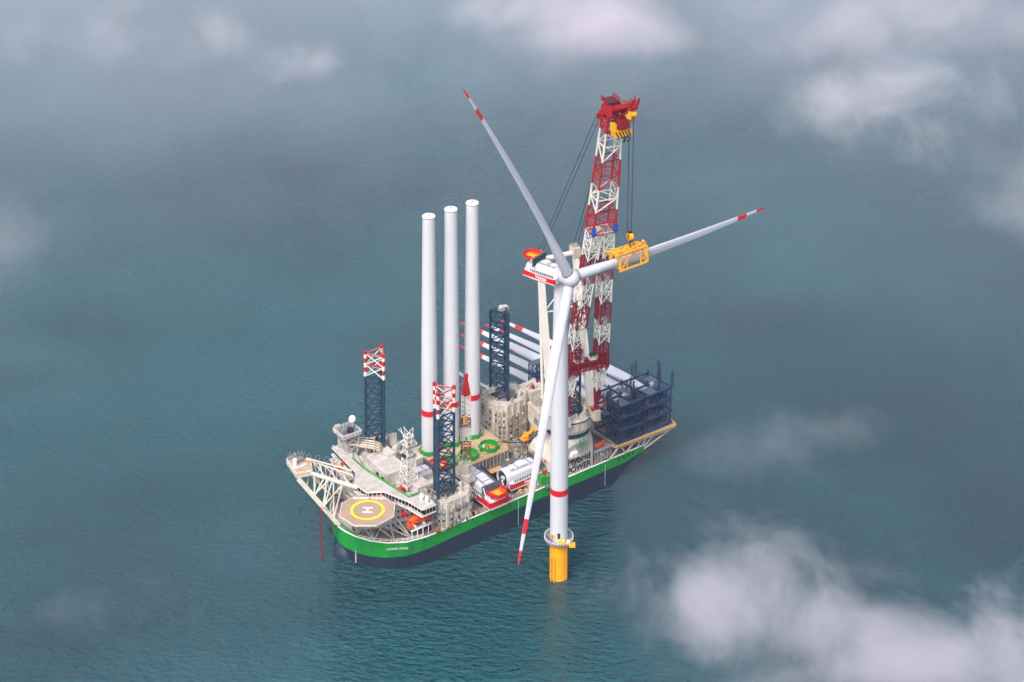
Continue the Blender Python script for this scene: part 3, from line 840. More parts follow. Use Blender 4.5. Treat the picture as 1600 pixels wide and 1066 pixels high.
# -------- helideck
def helideck():
    c = Vector((-65.9, -17.4, 30.0))
    h = MB()
    pts = []
    for k in range(8):
        a = R(22.5 + 45 * k) - A37
        pts.append((c.x + 13.1 * math.cos(a), c.y + 13.1 * math.sin(a)))
    h.prism(pts, 29.2, 30.0, SHIPW, HELI)
    ho = h.build("helideck", ship)
    e = MB()
    for p, q in zip(pts, pts[1:] + pts[:1]):
        e.tube((*p, 30.0), (*q, 30.0), .13, WHITE, 4)
    e.build("deck_edge_line", ho)
    r_ = MB(); r_.lathe((c.x, c.y, 30.0), [(6.55, .02), (7.75, .02), (7.75, .03), (6.55, .03)], YEL, 64, False, False)
    r_.build("touchdown_circle", ho)
    # H : long strokes along world X
    ux = Vector((math.cos(-A37), math.sin(-A37), 0)); uy = Vector((-ux.y, ux.x, 0))
    H = MB()
    for s_ in (-1, 1): H.box(c + uy * 1.75 * s_ + Vector((0, 0, .04)), (4.6, .75, .04), WHITE, -A37)
    H.box(c + Vector((0, 0, .04)), (.95, 2.75, .036), WHITE, -A37)
    H.build("letter_h", ho)
    text("helideck_lettering", "NORSE WIND", 2.35, WHITE, ho, frame(c + uy * 9.2 + Vector((0, 0, .05)), ux, uy), .02, bold=.04)
    n_ = MB()
    for p, q in zip(pts, pts[1:] + pts[:1]):
        P0, P1 = Vector((*p, 29.7)), Vector((*q, 29.7)); mid = (P0 + P1) / 2; out = (mid - c); out.z = 0; out.normalize()
        a, b = P0 + out * 1.5, P1 + out * 1.5
        n_.tube(a, b, .09, GREY, 4); n_.tube(P0 + out * .75, P1 + out * .75, .06, GREY, 4)
        for i in range(6): u = P0.lerp(P1, i / 5); n_.tube(u, u + out * 1.5, .06, GREY, 4)
    n_.build("safety_net", ho)
    s_ = MB()
    base = [(-66, -9, 14), (-62.5, -17.5, 14), (-55, -23, 14), (-48, -26, 14)]
    topn = [(-72, -12, 29.2), (-69, -22, 29.2), (-61, -26, 29.2), (-56, -17, 29.2)]
    for i in range(4):
        s_.tube(base[i], topn[i], .38, SHIPW, 8)
        s_.tube(base[i], topn[(i + 1) % 4], .3, SHIPW, 8)
        if i < 3: s_.tube(base[i + 1], topn[i], .3, SHIPW, 8)
    for i in range(4): s_.tube(topn[i], topn[(i + 1) % 4], .4, SHIPW, 6)
    s_.tube(topn[0], topn[2], .35, SHIPW, 6); s_.tube(topn[1], topn[3], .35, SHIPW, 6)
    for k in range(7):
        a = pts[k % 8]; b = pts[(k + 4) % 8]
    for k in range(-5, 6):
        s_.bb(c.x - 11 + abs(k) * .5, c.x + 11 - abs(k) * .5, c.y + k * 2.1 - .12, c.y + k * 2.1 + .12, 28.3, 29.2, GREY)
    s_.build("support_truss", ho)
    q = MB(); q.rail([(-67.6, -12.5, 14.3), (-63, -19, 14.3), (-57.5, -24, 14.3), (-51, -27.5, 14.3), (-44, -29, 14.3)], 1.4, .1, WHITE, 2)
    for k in range(20):
        t_ = k / 19; x = -66 + 24 * t_; y = -8 - 18 * math.sin(t_ * 1.5)
        q.bb(x, x + random.uniform(.5, 1.4), y + 1.5, y + 3.2, 14, 14 + random.uniform(.8, 2.6), random.choice((GREY, DARK, SHIPW, STEEL)))
    q.build("bow_deck_gear", ship)
    g = MB()
    a, b = Vector((-52.6, -14.5, 29.8)), Vector((-47.5, -8.5, 32.0)); g.tube(a, b, .3, GREY, 5); g.tube(a + Vector((1, -1, 0)), b + Vector((1, -1, 0)), .3, GREY, 5)
    a, b = Vector((-50.5, -25.5, 27.0)), Vector((-46.5, -17.5, 32.2)); g.tube(a, b, .3, GREY, 5)
    g.build("walkway", ship)
    for i, (x, y, z) in enumerate(((-53, -10.6, 28.4), (-50.5, -24, 24.5), (-49, -26.6, 19.5))):
        f = MB(); f.bb(x - .9, x + .9, y - 1.1, y + 1.1, z, z + 2.0, RED if i < 2 else ORANGE); f.tube((x, y, z + 2), (x, y, z + 2.7), .3, CRANE_RED, 8)
        f.build("fire_monitor", ship)
helideck()

# -------- boom rest on the bow
def boom_rest():
    b = MB()
    # lower main chord (broad beam) from bow corner up to the platform
    b.tube((-69.4, 1.0, 14.2), (-79.2, 21.0, 31.6), 1.0, TRUSSW, 4, 1.1)
    b.tube((-62, 10, 16), (-71, 28, 30), .55, TRUSSW, 6)
    # upper chord from the bridge front
    b.tube((-60.5, -1, 30.8), (-74.2, 21.0, 33.0), .95, TRUSSW, 8)
    b.tube((-57.5, 8, 31.5), (-70, 29, 34.2), .45, TRUSSW, 6)
    b.tube((-56.5, 10.5, 32.5), (-71, 27, 36.0), .4, TRUSSW, 6)
    lo = lambda f: Vector((-69.6, 2, 15)).lerp(Vector((-77.6, 19.0, 29.6)), f)
    hi = lambda f: Vector((-60.5, -1, 30.8)).lerp(Vector((-74.2, 21.0, 33.0)), f)
    h2 = lambda f: Vector((-57.5, 8, 31.5)).lerp(Vector((-70, 29, 34.2)), f)
    l2 = lambda f: Vector((-62, 10, 16)).lerp(Vector((-71, 28, 30)), f)
    for f0, f1 in ((.12, .3), (.12, .48), (.4, .5), (.4, .62), (.42, .28), (.68, .66), (.68, .86), (.7, .55)):
        b.tube(lo(f0), hi(f1), .38, TRUSSW, 6)
    for f in (.2, .45, .7, .9):
        b.tube(hi(f), h2(f), .32, TRUSSW, 6); b.tube(l2(f), h2(f), .3, TRUSSW, 6); b.tube(lo(f), l2(f), .3, TRUSSW, 6)
    for f in (.1, .35, .6): b.tube(hi(f), h2(f + .25), .25, TRUSSW, 5); b.tube(l2(f), h2(f + .25), .22, TRUSSW, 5)
    b.build("boom_rest_truss", ship)
    p = MB()
    p.prism(list(reversed([(-80.4, 20.6), (-77.8, 34.0), (-72.0, 35.5), (-68.5, 28.5), (-73.5, 18.5)])), 32.2, 33.6, TRUSSW, TAN)
    p.rail([(-73.5, 18.7, 33.6), (-80.2, 20.8, 33.6), (-77.7, 33.8, 33.6), (-72, 35.3, 33.6)], 1.3, .1, WHITE, 2)
    p.tube((-77.6, 26.5, 33.6), (-77.6, 26.5, 38.0), 1.0, WHITE, 10); p.bb(-79.5, -72, 24.2, 26.0, 33.6, 34.6, TRUSSW); p.bb(-76, -71, 29, 32, 33.6, 35, GREY)
    for k in range(9):
        x, y = -77 + k * .9, 34.4 - k * .3
        p.tube((x, y, 33.6), (x + .6, y, 36.4 + (k % 2)), .2, GREY, 5)
    for k in range(5):
        c = Vector((-71 + k * 3.0, 33.5 - k * 3.2, 34.3 - k * .2))
        for j in range(8):
            a0, a1 = 2 * PI * j / 8, 2 * PI * (j + 1) / 8
            p.tube(c + Vector((1.4 * math.cos(a0), 0, 1.4 * math.sin(a0))), c + Vector((1.4 * math.cos(a1), 0, 1.4 * math.sin(a1))), .2, GREY, 4)
        p.tube(c + Vector((0, 0, -2.5)), c + Vector((2, -2, -2.5)), .3, TRUSSW, 4)
    p.poly([(-71, 34, 32), (-58, 20, 31)], .3, GREY, 5)
    p.build("boom_rest_platform", ship)
    c = MB()
    for k in range(24):
        z0 = 26.5 - k * 1.15
        c.tube((-78.8, 1.4, z0), (-78.8, 1.4, z0 - 1.0), .2 if k % 2 else .14, CRANE_RED, 5)
        c.tube((-78.8, 2.1, z0), (-78.8, 2.1, z0 - 1.15), .14, CRANE_RED, 5)
        c.tube((-78.8, 1.4, z0), (-78.8, 2.1, z0 - 1), .1, CRANE_RED, 4)
    c.tube((-78.8, 1.7, 26.5), (-71.5, 7, 20), .2, TRUSSW, 5)
    c.build("hanging_ladder", ship)
    a = MB()
    a.tube((-73.2, 3.0, 14), (-70.2, 1.5, 14.3), .4, DARK, 6); a.tube((-73.2, 1.4, 12.6), (-73.2, 4.6, 12.6), .5, DARK, 6); a.tube((-73.2, 3, 14.2), (-73.2, 3, 11.4), .5, DARK, 6)
    a.build("anchor", ship)
boom_rest()

# -------- legs and jacking houses
def leg(cx_, cy_, ang0, top=78.0, z0=13.0, red=True, mast=False):
    rr = 5.45
    lg = MB()
    zc = top - 11.5 if red else top
    def pts(z): return [(cx_ + rr * math.cos(R(a)), cy_ + rr * math.sin(R(a)), z) for a in ang0]
    n = max(1, round((zc - z0) / 5.4))
    lattice(lg, pts(z0), pts(zc), n, .66, .3, NAVY, nc=8)
    for a in ang0:                                  # rack teeth
        x, y = cx_ + rr * math.cos(R(a)), cy_ + rr * math.sin(R(a))
        t = Vector((-math.sin(R(a)), math.cos(R(a)), 0))
        z = z0 + 13
        while z < zc:
            lg.box((x, y, z), (.5, 1.5, .42), NAVY, R(a)); z += 1.0
    o = lg.build("leg", ship)
    if red:
        t = MB()
        lattice(t, pts(zc), pts(top), 2, .3, .26, CRANE_WHITE)
        for i, (x, y, _) in enumerate(pts(0)):
            for k in range(5):
                a, b = zc + k * 2.3, zc + (k + 1) * 2.3
                t.tube((x, y, a), (x, y, b), .8, CRANE_WHITE if k % 2 == 0 else CRANE_HEAD, 8)
            t.tube((x, y, top - .2), (x, y, top + 1.0), 1.0, CRANE_HEAD, 8)
            nx = pts(0)[(i + 1) % 3]
            for z in (top - .1, top - 5.6): t.tube((x, y, z), (nx[0], nx[1], z), .36, CRANE_HEAD, 5)
        t.build("leg_top", o)
    if mast:
        t = MB(); x, y, _ = pts(0)[2]
        t.bb(x - 5.2, x - .4, y - 3.2, y - .6, top - 1.2, top + .6, SHIPW); t.bb(x - 2.6, x - 1.6, y - 3.3, y - 3.0, top - .6, top + .3, DARK); t.tube((x - 4, y - 2, top - 1.2), (x, y, top - 1.2), .3, NAVY, 5)
        t.tube((x - 4.4, y - 2, top + .6), (x - 4.4, y - 2, top + 1.5), .7, WHITE, 10); t.tube((x, y, top), (x, y, top + 4), .12, NAVY, 4)
        t.build("leg_top_hut", o)
    return o
leg(-27.8, -21.9, (95, -25, -145))
leg(-33.1, 24.6, (152, -88, 32))
leg(40.2, 24.1, (152, -88, 32), red=False, mast=True)
leg(46.5, -22.0, (95, -25, -145), red=False)

def octo(cx_, cy_, hx, hy, c):
    return [(cx_ - hx + c, cy_ - hy), (cx_ + hx - c, cy_ - hy), (cx_ + hx, cy_ - hy + c), (cx_ + hx, cy_ + hy - c), (cx_ + hx - c, cy_ + hy), (cx_ - hx + c, cy_ + hy), (cx_ - hx, cy_ + hy - c), (cx_ - hx, cy_ - hy + c)]

def jack_house(cx_, cy_, top, hx, hy, name="jacking_house", seed=0, skip_port=False):
    rnd = random.Random(seed)
    j = MB()
    c = 4.5
    o = octo(cx_, cy_, hx, hy, c)
    inner = [(cx_ + 7.2 * math.cos(2 * PI * k / 8 + PI / 8), cy_ + 7.2 * math.sin(2 * PI * k / 8 + PI / 8)) for k in range(8)]
    n = 8
    # walls of the house
    for k in range(8):
        a, b = o[k], o[(k + 1) % 8]
        j.add([(*a, DZ), (*b, DZ), (*b, top), (*a, top)], [(0, 1, 2, 3)], CREAM)
    # flat roof with a well for the leg
    io = [min(inner, key=lambda q: (q[0] - p[0]) ** 2 + (q[1] - p[1]) ** 2) for p in o]
    for k in range(8):
        a, b, c2, d = o[k], o[(k + 1) % 8], io[(k + 1) % 8], io[k]
        j.add([(*a, top), (*b, top), (*c2, top), (*d, top)], [(0, 1, 2, 3)] if c2 != d else [(0, 1, 2)], CREAM)
    for k in range(8):
        a, b = inner[k], inner[(k + 1) % 8]
        j.add([(*a, top), (*b, top), (*b, top - .9), (*a, top - .9)], [(0, 1, 2, 3)], CREAM)
    j.add([(*q, top - .9) for q in inner], [tuple(range(8))], DECK)
    h = j.build(name, ship)
    e = MB()
    for p, q in zip(o, o[1:] + o[:1]):
        e.tube((*p, top), (*q, top), .35, CREAM, 5)
    e.rail([(*p, top) for p in o], 1.3, .08, SHIPW, 2.2, True)
    e.build("roof_rail", h)
    # ribs, ducts, ladders and pinion motors on the walls
    w = MB()
    for p, q in zip(o, o[1:] + o[:1]):
        P0, P1 = Vector((*p, 0)), Vector((*q, 0)); d = P1 - P0; nrm = Vector((d.y, -d.x, 0)).normalized(); L_ = d.length
        if (nrm.y > .5): continue
        ang = math.atan2(d.y, d.x)
        for f in (.02, .33, .66, .98):
            cc = P0 + d * f + nrm * .35
            w.box(cc + Vector((0, 0, (DZ + top) / 2)), (.8, .8, top - DZ - .8), CREAM, ang)
        k = int((top - DZ) / 3.2)
        for zi in range(k):
            for f in (.18, .5, .82):
                z = DZ + 1.8 + zi * 3.2
                cc = P0 + d * f + nrm * .55 + Vector((0, 0, z))
                if rnd.random() < .75:
                    w.box(cc, (L_ * .26, .8, 2.3), rnd.choice((GREY, STEEL, STEEL, CREAM)), ang)
                    w.tube(cc + Vector((0, 0, .5)), cc + nrm * .9 + Vector((0, 0, .5)), .55, rnd.choice((STEEL, GREY, CREAM)), 8); w.tube(cc - Vector((0, 0, .7)), cc + nrm * .9 - Vector((0, 0, .7)), .4, rnd.choice((STEEL, GREY, DARK)), 8)
        for zi in range(1, k):
            z = DZ + zi * 3.2
            w.tube(P0 + nrm * .9 + Vector((0, 0, z)), P1 + nrm * .9 + Vector((0, 0, z)), .16, SHIPW, 4)
    w.build("jacking_motors", h)
    t = MB()
    for k in range(16):
        a = rnd.uniform(0, 2 * PI); x = cx_ + (hx - 2) * math.cos(a) * .95; y = cy_ + (hy - 2) * math.sin(a) * .95
        if (x - cx_) ** 2 + (y - cy_) ** 2 < 64: continue
        s_ = rnd.uniform(.6, 1.6); t.bb(x - s_, x + s_, y - s_ * .7, y + s_ * .7, top, top + rnd.uniform(.6, 2.4), rnd.choice((CREAM, SHIPW, STEEL, GREY, WHITE)))
    for k in range(16):
        a = rnd.uniform(0, 2 * PI); x = cx_ + 6.4 * math.cos(a); y = cy_ + 6.4 * math.sin(a); t.box((x, y, top - .1), (rnd.uniform(.5, 1.6), .8, rnd.uniform(.8, 2.2)), rnd.choice((CREAM, GREY, SHIPW, STEEL, DARK)), a)
    for k in range(8):
        a = rnd.uniform(0, 2 * PI); x = cx_ + 8.6 * math.cos(a); y = cy_ + 8.6 * math.sin(a)
        t.tube((x, y, top), (x, y, top + 2), .5, STEEL, 8)
    t.build_each("roof_fitting", h)
    return h
jack_house(-25.0, -19.6, 26.6, 10.5, 10.2, seed=3)
_c = MB(); _c.bb(-16, -7.6, -20, -10.5, 24.6, 26.6, CREAM); _c.rail([(-16, -20, 26.6), (-7.6, -20, 26.6), (-7.6, -10.5, 26.6), (-16, -10.5, 26.6)], 1.2, .07, SHIPW, 2); _c.build("crane_console", ship)
jack_house(-32.5, 24.6, 30, 8.8, 8.8, seed=4)
jack_house(41.5, 23.2, 32.5, 10.2, 9.5, seed=5)

def extras_aft():
    # lower wing of the aft starboard jacking house
    e = MB()
    e.bb(51.7, 63, 12.5, 26, DZ, 30, CREAM); e.bb(51.8, 62, 15, 25, 30, 33.5, CREAM)
    e.bb(54, 55.2, 12.3, 12.5, 26, 27.2, DARK); e.bb(58, 59.2, 12.3, 12.5, 26, 27.2, DARK); e.bb(53, 57, 12.2, 12.5, 18, 20, GREY)
    for k in range(14):
        x, y = random.uniform(52.5, 61), random.uniform(16, 24)
        e.bb(x, x + 1.2, y, y + 1, 33.5, 33.5 + random.uniform(.5, 1.8), random.choice((CREAM, SHIPW, CRANE_RED, STEEL)))
    e.build("winch_house", ship)
    # knuckle boom crane laid over the aft house
    k = MB()
    k.tube((33.5, 27, 32.5), (33.5, 27, 36), 2.2, CREAM, 14)
    k.tube((34, 26.5, 36.5), (22, 36, 45), 1.15, WHITE, 4, .7); k.tube((35, 24.5, 35.5), (24, 33, 42), .3, DARK, 6)
    k.bb(32.0, 36.5, 24, 29, 35.2, 37.2, SHIPW); k.tube((33.5, 27, 36), (28, 33, 38.5), .45, WHITE, 6)
    for q in range(6): k.tube((30 - q * 1.8, 30 + q * 1.4, 38 + q * 1.1), (29 - q * 1.8, 32 + q * 1.4, 35 + q * .9), .18, SHIPW, 4)
    k.build("stowed_boom", ship)
    # small cream structures by the forward starboard leg
    c = MB(); c.bb(-28, -24.6, 20.8, 23.4, 30, 34.6, CREAM); c.bb(-23.6, -15, 12, 24, DZ, 24, CREAM)
    for q in range(8): c.tube((-28 + q * .45, 20.9, 34.6), (-28 + q * .45, 20.9, 35.4 + (q % 3) * .3), .25, CREAM, 4)
    c.build("vent_house", ship)
    # pedestal base of the main crane
    p = MB()
    n = 32; top_r = 10.6; cx_, cy_ = 46.5, -22.0
    def sq(t):
        # rounded rectangle x 29..56.5, y -30.02..-10
        ca, sa = math.cos(t), math.sin(t)
        ex = .14
        sx = math.copysign(abs(ca) ** ex, ca); sy = math.copysign(abs(sa) ** ex, sa)
        return (43.2 + sx * 13.2, -20.2 + sy * 9.8)
    lv = []
    for z, f in ((DZ, 0), (17, 0), (24.5, .0), (27.5, .32), (31, .75), (34, 1.0)):
        ring = []
        for j in range(n * 2):
            t = 2 * PI * j / (n * 2) + .0001
            a = sq(t); b = (cx_ + top_r * math.cos(t), cy_ + .0 + top_r * math.sin(t))
            ff = f * f * (3 - 2 * f)
            ring.append((a[0] * (1 - ff) + b[0] * ff, a[1] * (1 - ff) + b[1] * ff, z))
        lv.append(ring)
    N = n * 2
    for a, b in zip(lv[:-1], lv[1:]):
        p.add(a + b, [(j, (j + 1) % N, N + (j + 1) % N, N + j) for j in range(N)], CREAM, True)
    p.build("crane_pedestal", ship)
    return lv
extras_aft()
# lettering on the pedestal's port wall
text("lettering_hybrid", "Hybrid", 5.1, TEXT_D, ship, frame((46.4, -30.35, 21.2), (1, 0, 0), (0, .0, 1)), .1, bold=.05)
text("lettering_power", "POWER", 4.2, TEXT_D, ship, frame((46.6, -30.2, 16.9), (1, 0, 0), (0, 0, 1)), .1, bold=.05)
lg_ = MB()
Mx = frame((46.5, -32.3, 31.8), (1, .0, 0), (0, .1, 1))
for k in range(18):
    a0, a1 = 2 * PI * k / 18 + .2, 2 * PI * (k + .8) / 18 + .2
    lg_.tube(Mx @ Vector((1.2 * math.cos(a0), 1.5 * math.sin(a0), 0)), Mx @ Vector((1.2 * math.cos(a1), 1.5 * math.sin(a1), 0)), .34, GREEN, 4)
for z in (-2.6, -3.5): lg_.tube(Mx @ Vector((-1.5, z, 0)), Mx @ Vector((1.5, z + .2, 0)), .22, GREEN, 4)
lg_.build("green_emblem", ship)
hs_ = MB()
hs_.bb(39.5, 45, -32.6, -30.2, 24.4, 24.7, SHIPW); hs_.rail([(39.5, -32.5, 24.7), (45, -32.5, 24.7)], 1.2, .1, SHIPW, 1.5); hs_.bb(41, 44.5, -31.9, -30, 24.7, 26.6, WHITE); hs_.tube((40, -32.3, 24.4), (41.5, -30.2, 21.5), .2, DARK, 4)
hs_.build("pedestal_platform", ship)

# -------- stern rack deck and struts
def stern():
    s_ = MB()
    # sponson platform for the blade rack, overhanging the stern
    P_ = [(69.5, -30.3), (106.5, -32.3), (108, -27.5), (105, 2), (70, 2)]
    s_.prism(P_, 18.2, 19.4, GREY, DECK)
    s_.build("stern_platform", ship)
    t = MB()
    t.tube((69.5, -30.5, 19.5), (106.5, -32.5, 19.5), .6, WOOD, 4); t.tube((106.5, -32.5, 19.5), (108, -27.5, 19.5), .6, WOOD, 4); t.tube((69.5, -30.5, 19.5), (66, -24, 19.5), .5, WOOD, 4)
    t.tube((70, -30.8, 18.5), (106, -32.8, 18.5), .25, STEEL, 4)
    t.build("timber_edge", ship)
    u = MB()
    for a, b in (((66, -30, 14), (70.5, -30.3, 18.3)), ((66, -30, 14), (61, -30, 18.5)), ((76, -30, 14), (73, -30.4, 18.3)), ((76, -30, 14), (81, -30.8, 18.3)), ((84, -30, 14), (84, -31, 18.3)), ((88, -29, 12), (88, -31, 18.3)), ((88, -29, 11), (104, -32, 18.2)), ((88, -20, 11), (104, -20, 18.2)), ((88, -5, 11), (102, -5, 18.2)), ((88, -29, 12), (94, -31, 18.2))):
        u.tube(a, b, .42, SHIPW, 8)
    u.build("sponson_struts", ship)
    w = MB()
    for k in range(6):
        x = 57.5 + k * 1.9
        w.tube((x, -29, 14), (x, -29, 19.5), .18, SHIPW, 5)
        w.tube((x, -29, 14), (x + 1.9, -29, 19.5), .14, SHIPW, 4)
    w.bb(57, 68.5, -29.5, -22, 19.5, 19.8, GREY); w.rail([(57, -29.3, 19.8), (68.5, -29.3, 19.8)], 1.2, .1, SHIPW, 1.6)
    for k in range(18):
        x, y = random.uniform(58, 86), random.uniform(-29, -20)
        w.bb(x, x + random.uniform(.6, 2), y, y + 1.3, DZ, DZ + random.uniform(.8, 2.6), random.choice((GREY, SHIPW, STEEL, DARK, RUST)))
    w.build_each("stern_walkway", ship)
    # starboard side platform for the tip rack
    v = MB(); v.bb(60, 90, 26, 31, DZ, 17, CREAM); v.build("starboard_stern_block", ship)
stern()

# -------- deck clutter
def clutter():
    c = MB()
    rnd = random.Random(21)
    zones = [(-34, -12, -30, -28.5, 22), (-8, 28, -29.4, -27, 34), (-14, 28, -8, -2.5, 60), (27, 40, -10, 10, 34), (60, 68, -20, 8, 22), (-33, -16, -8, 12, 34), (27, 33, 10, 29, 14), (-12, 26, 28, 29.4, 20)]
    for x0, x1, y0, y1, k in zones:
        for _ in range(k):
            x, y = rnd.uniform(x0, x1), rnd.uniform(y0, y1)
            w, d, h = rnd.uniform(.4, 2.2), rnd.uniform(.4, 1.6), rnd.uniform(.4, 2.0)
            c.box((x, y, DZ + h / 2), (w, d, h), rnd.choice((GREY, STEEL, DARK, SHIPW, RUST, CREAM, WOOD, CREAM)), rnd.choice((0, 0, PI / 2, rnd.uniform(0, 3))))
    c.build_each("deck_fitting", ship)
    p = MB()
    for _ in range(26):
        x, y = rnd.uniform(-12, 34), rnd.uniform(-10, -2); a = rnd.choice((0, 0, 1.2))
        p.tube((x, y, DZ + .4), (x + 5 * math.cos(a), y + 5 * math.sin(a), DZ + .4), .18, rnd.choice((STEEL, WOOD, RUST, NAVY)), 5)
    p.tube((22, 9, 20.5), (42, -8, 20.5), .25, NAVY, 5); p.tube((20, 11, 14.8), (36, 11, 14.8), .3, GREEN, 5)
    p.build("deck_piping", ship)
    q = MB(); r2 = random.Random(8)
    for x0, x1, y0, y1, k in ((2, 30, -29.4, -26.8, 40), (-12, 30, -9, -2.2, 60), (28, 40, -8, 12, 40), (57, 69, -19, 10, 24), (-33, -15, -6, 10, 44), (-14, 27, 1, 26, 30)):
        for _ in range(k):
            x, y = r2.uniform(x0, x1), r2.uniform(y0, y1); z = DZ + r2.uniform(.2, 2.4)
            q.tube((x, y, z), (x + r2.choice((0, 3.5, 5)), y + r2.uniform(-1, 1.5), z), r2.uniform(.07, .2), r2.choice((WHITE, STEEL, CREAM, GREEN, WOOD, GREY)), 5)
            q.tube((x, y, DZ), (x, y, z + r2.uniform(0, 1.4)), .09, r2.choice((WHITE, GREY, GREEN)), 4)
    q.build("deck_pipework", ship)
    # vertical edge rail along the port side
    r_ = MB(); r_.rail([(-12, -29.7, DZ + .2), (28, -29.7, DZ + .2)], 1.2, .07, SHIPW, 2.5)
    r_.build("port_rail", ship)
    # gangway platform and stairs hanging down the port side
    g = MB()
    g.bb(25.5, 29.5, -31.6, -29.0, DZ, DZ + .3, GREY)
    lattice(g, [(25.6, -31.4, DZ), (29, -31.4, DZ), (29, -28.8, DZ), (25.6, -28.8, DZ)], [(25.6, -31.4, DZ + 6), (29, -31.4, DZ + 6), (29, -28.8, DZ + 6), (25.6, -28.8, DZ + 6)], 2, .2, .14, GREEN)
    g.tube((28, -31.6, 14), (33, -34.5, 2), .35, SHIPW, 4); g.tube((29.4, -31.6, 14), (34.4, -34.5, 2), .35, SHIPW, 4)
    g.bb(23.5, 26, -30, -27.5, DZ + 2, DZ + 5.5, GREEN)
    g.build("green_gangway_tower", ship)
    # port quarter: orange buoy by forward jacking house, anchor winch
    b = MB(); b.tube((-37.0, -29.6, 15.2), (-35.2, -29.6, 15.2), 1.4, RUST, 12); b.bb(-37.6, -34.6, -29.4, -28, 14, 16, GREY); b.build("rusty_reel", ship)
    s_ = MB()
    lattice(s_, [(-38, -28.5, 14), (-35.5, -28.5, 14), (-35.5, -25, 14), (-38, -25, 14)], [(-38, -28.5, 30), (-35.5, -28.5, 30), (-35.5, -25, 30), (-38, -25, 30)], 5, .22, .16, GREY)
    for k in range(5): s_.bb(-38, -35.5, -28.5, -25, 16.8 + k * 3, 17.0 + k * 3, GREY)
    s_.build("stair_tower", ship)
    # blue winch frames forward of the tower grillage
    f = MB()
    for q in range(3):
        x = -24 + q * 4.4; f.bb(x, x + 3.6, 2, 3, 14, 17.4, BLUE); f.bb(x, x + 3.6, 6.4, 7.4, 14, 17.4, BLUE); f.tube((x + 1.8, 3, 16), (x + 1.8, 6.4, 16), 1.3, GREY, 12); f.tube((x, 2.4, 17.5), (x + 3.6, 7, 17.9), .35, BLUE, 5)
    f.build("deck_winch", ship)
    # cream guide ramp under the lifeboat
    l = MB()
    l.bb(-49, -33.5, -27.5, -20, 17.6, 17.9, GREY)
    for k in range(6):
        x = -48.5 + k * 3; l.tube((x, -27.5, 14), (x, -27.5, 18), .22, WHITE, 5)
        if k < 5: l.bb(x + .3, x + 2.7, -27.2, -26.9, 14.2, 17.4, DARK) if k % 2 else None
    l.tube((-49, -27.5, 18), (-33.5, -27.5, 18), .25, WHITE, 5); l.rail([(-49, -27.4, 17.9), (-33.5, -27.4, 17.9)], 1.0, .09, WHITE, 2.5)
    for x in (-46, -41, -36): l.box((x, -25.8, 18.6), (.7, 2.4, 1.2), WHITE)
    l.build("lifeboat_deck", ship)
clutter()

# ================================================================== LIFEBOATS
def lifeboat(loc, rz, L_, label, group=None, small=False):
    t = empty("lifeboat", loc, rz, label, "lifeboat", group)
    m = MB(); n = 14; secs = []
    K = 14
    for i in range(K + 1):
        f = i / K; x = (f - .5) * L_
        w = .21 * L_ * (1 - abs(2 * f - 1) ** 2.6) ** .6 + .05
        h = .30 * L_ * (.5 + .5 * (1 - abs(2 * f - .85) ** 2.2)) if abs(2 * f - .85) < 1 else .15 * L_
        hh = max(.8, h * .55)
        ring = []
        for j in range(n):
            a = 2 * PI * j / n
            y = w * math.copysign(abs(math.cos(a)) ** .75, math.cos(a)) * .62; z = hh * math.sin(a) * (1.0 if math.sin(a) > 0 else .75)
            ring.append((x, y, hh * .8 + z))
        secs.append(ring)
    for a, b in zip(secs[:-1], secs[1:]): m.add(a + b, [(j, (j + 1) % n, n + (j + 1) % n, n + j) for j in range(n)], ORANGE, True)
    m.add(secs[0], [tuple(range(n - 1, -1, -1))], ORANGE); m.add(secs[-1], [tuple(range(n))], ORANGE)
    m.build("hull", t)
    c = MB(); c.bb(L_ * .18, L_ * .36, -.8, .8, L_ * .26, L_ * .36, ORANGE); c.bb(L_ * .17, L_ * .175, -.7, .7, L_ * .28, L_ * .34, GLASS)
    for k in range(4): c.bb(-L_ * .25 + k * L_ * .12, -L_ * .25 + k * L_ * .12 + .6, -.16 * L_ * .8 - .06, -.16 * L_ * .8 + .3, L_ * .15, L_ * .15 + .4, GLASS)
    c.build("wheelhouse", t)
    return t
lifeboat(SW(-40.3, -23.9, 18.4), A37 + R(-4), 16.0, "big orange enclosed lifeboat lying beside the helideck, under the bridge wing")
lifeboat(SW(-55.6, 22.5, 27.2), A37 + R(12), 7.0, "small orange rescue boat on the far side of the bow, behind the boom rest truss")
lifeboat(SW(63.0, -26.0, 20.0), A37, 6.4, "orange rescue boat on the white frame between crane pedestal and blue blade rack")

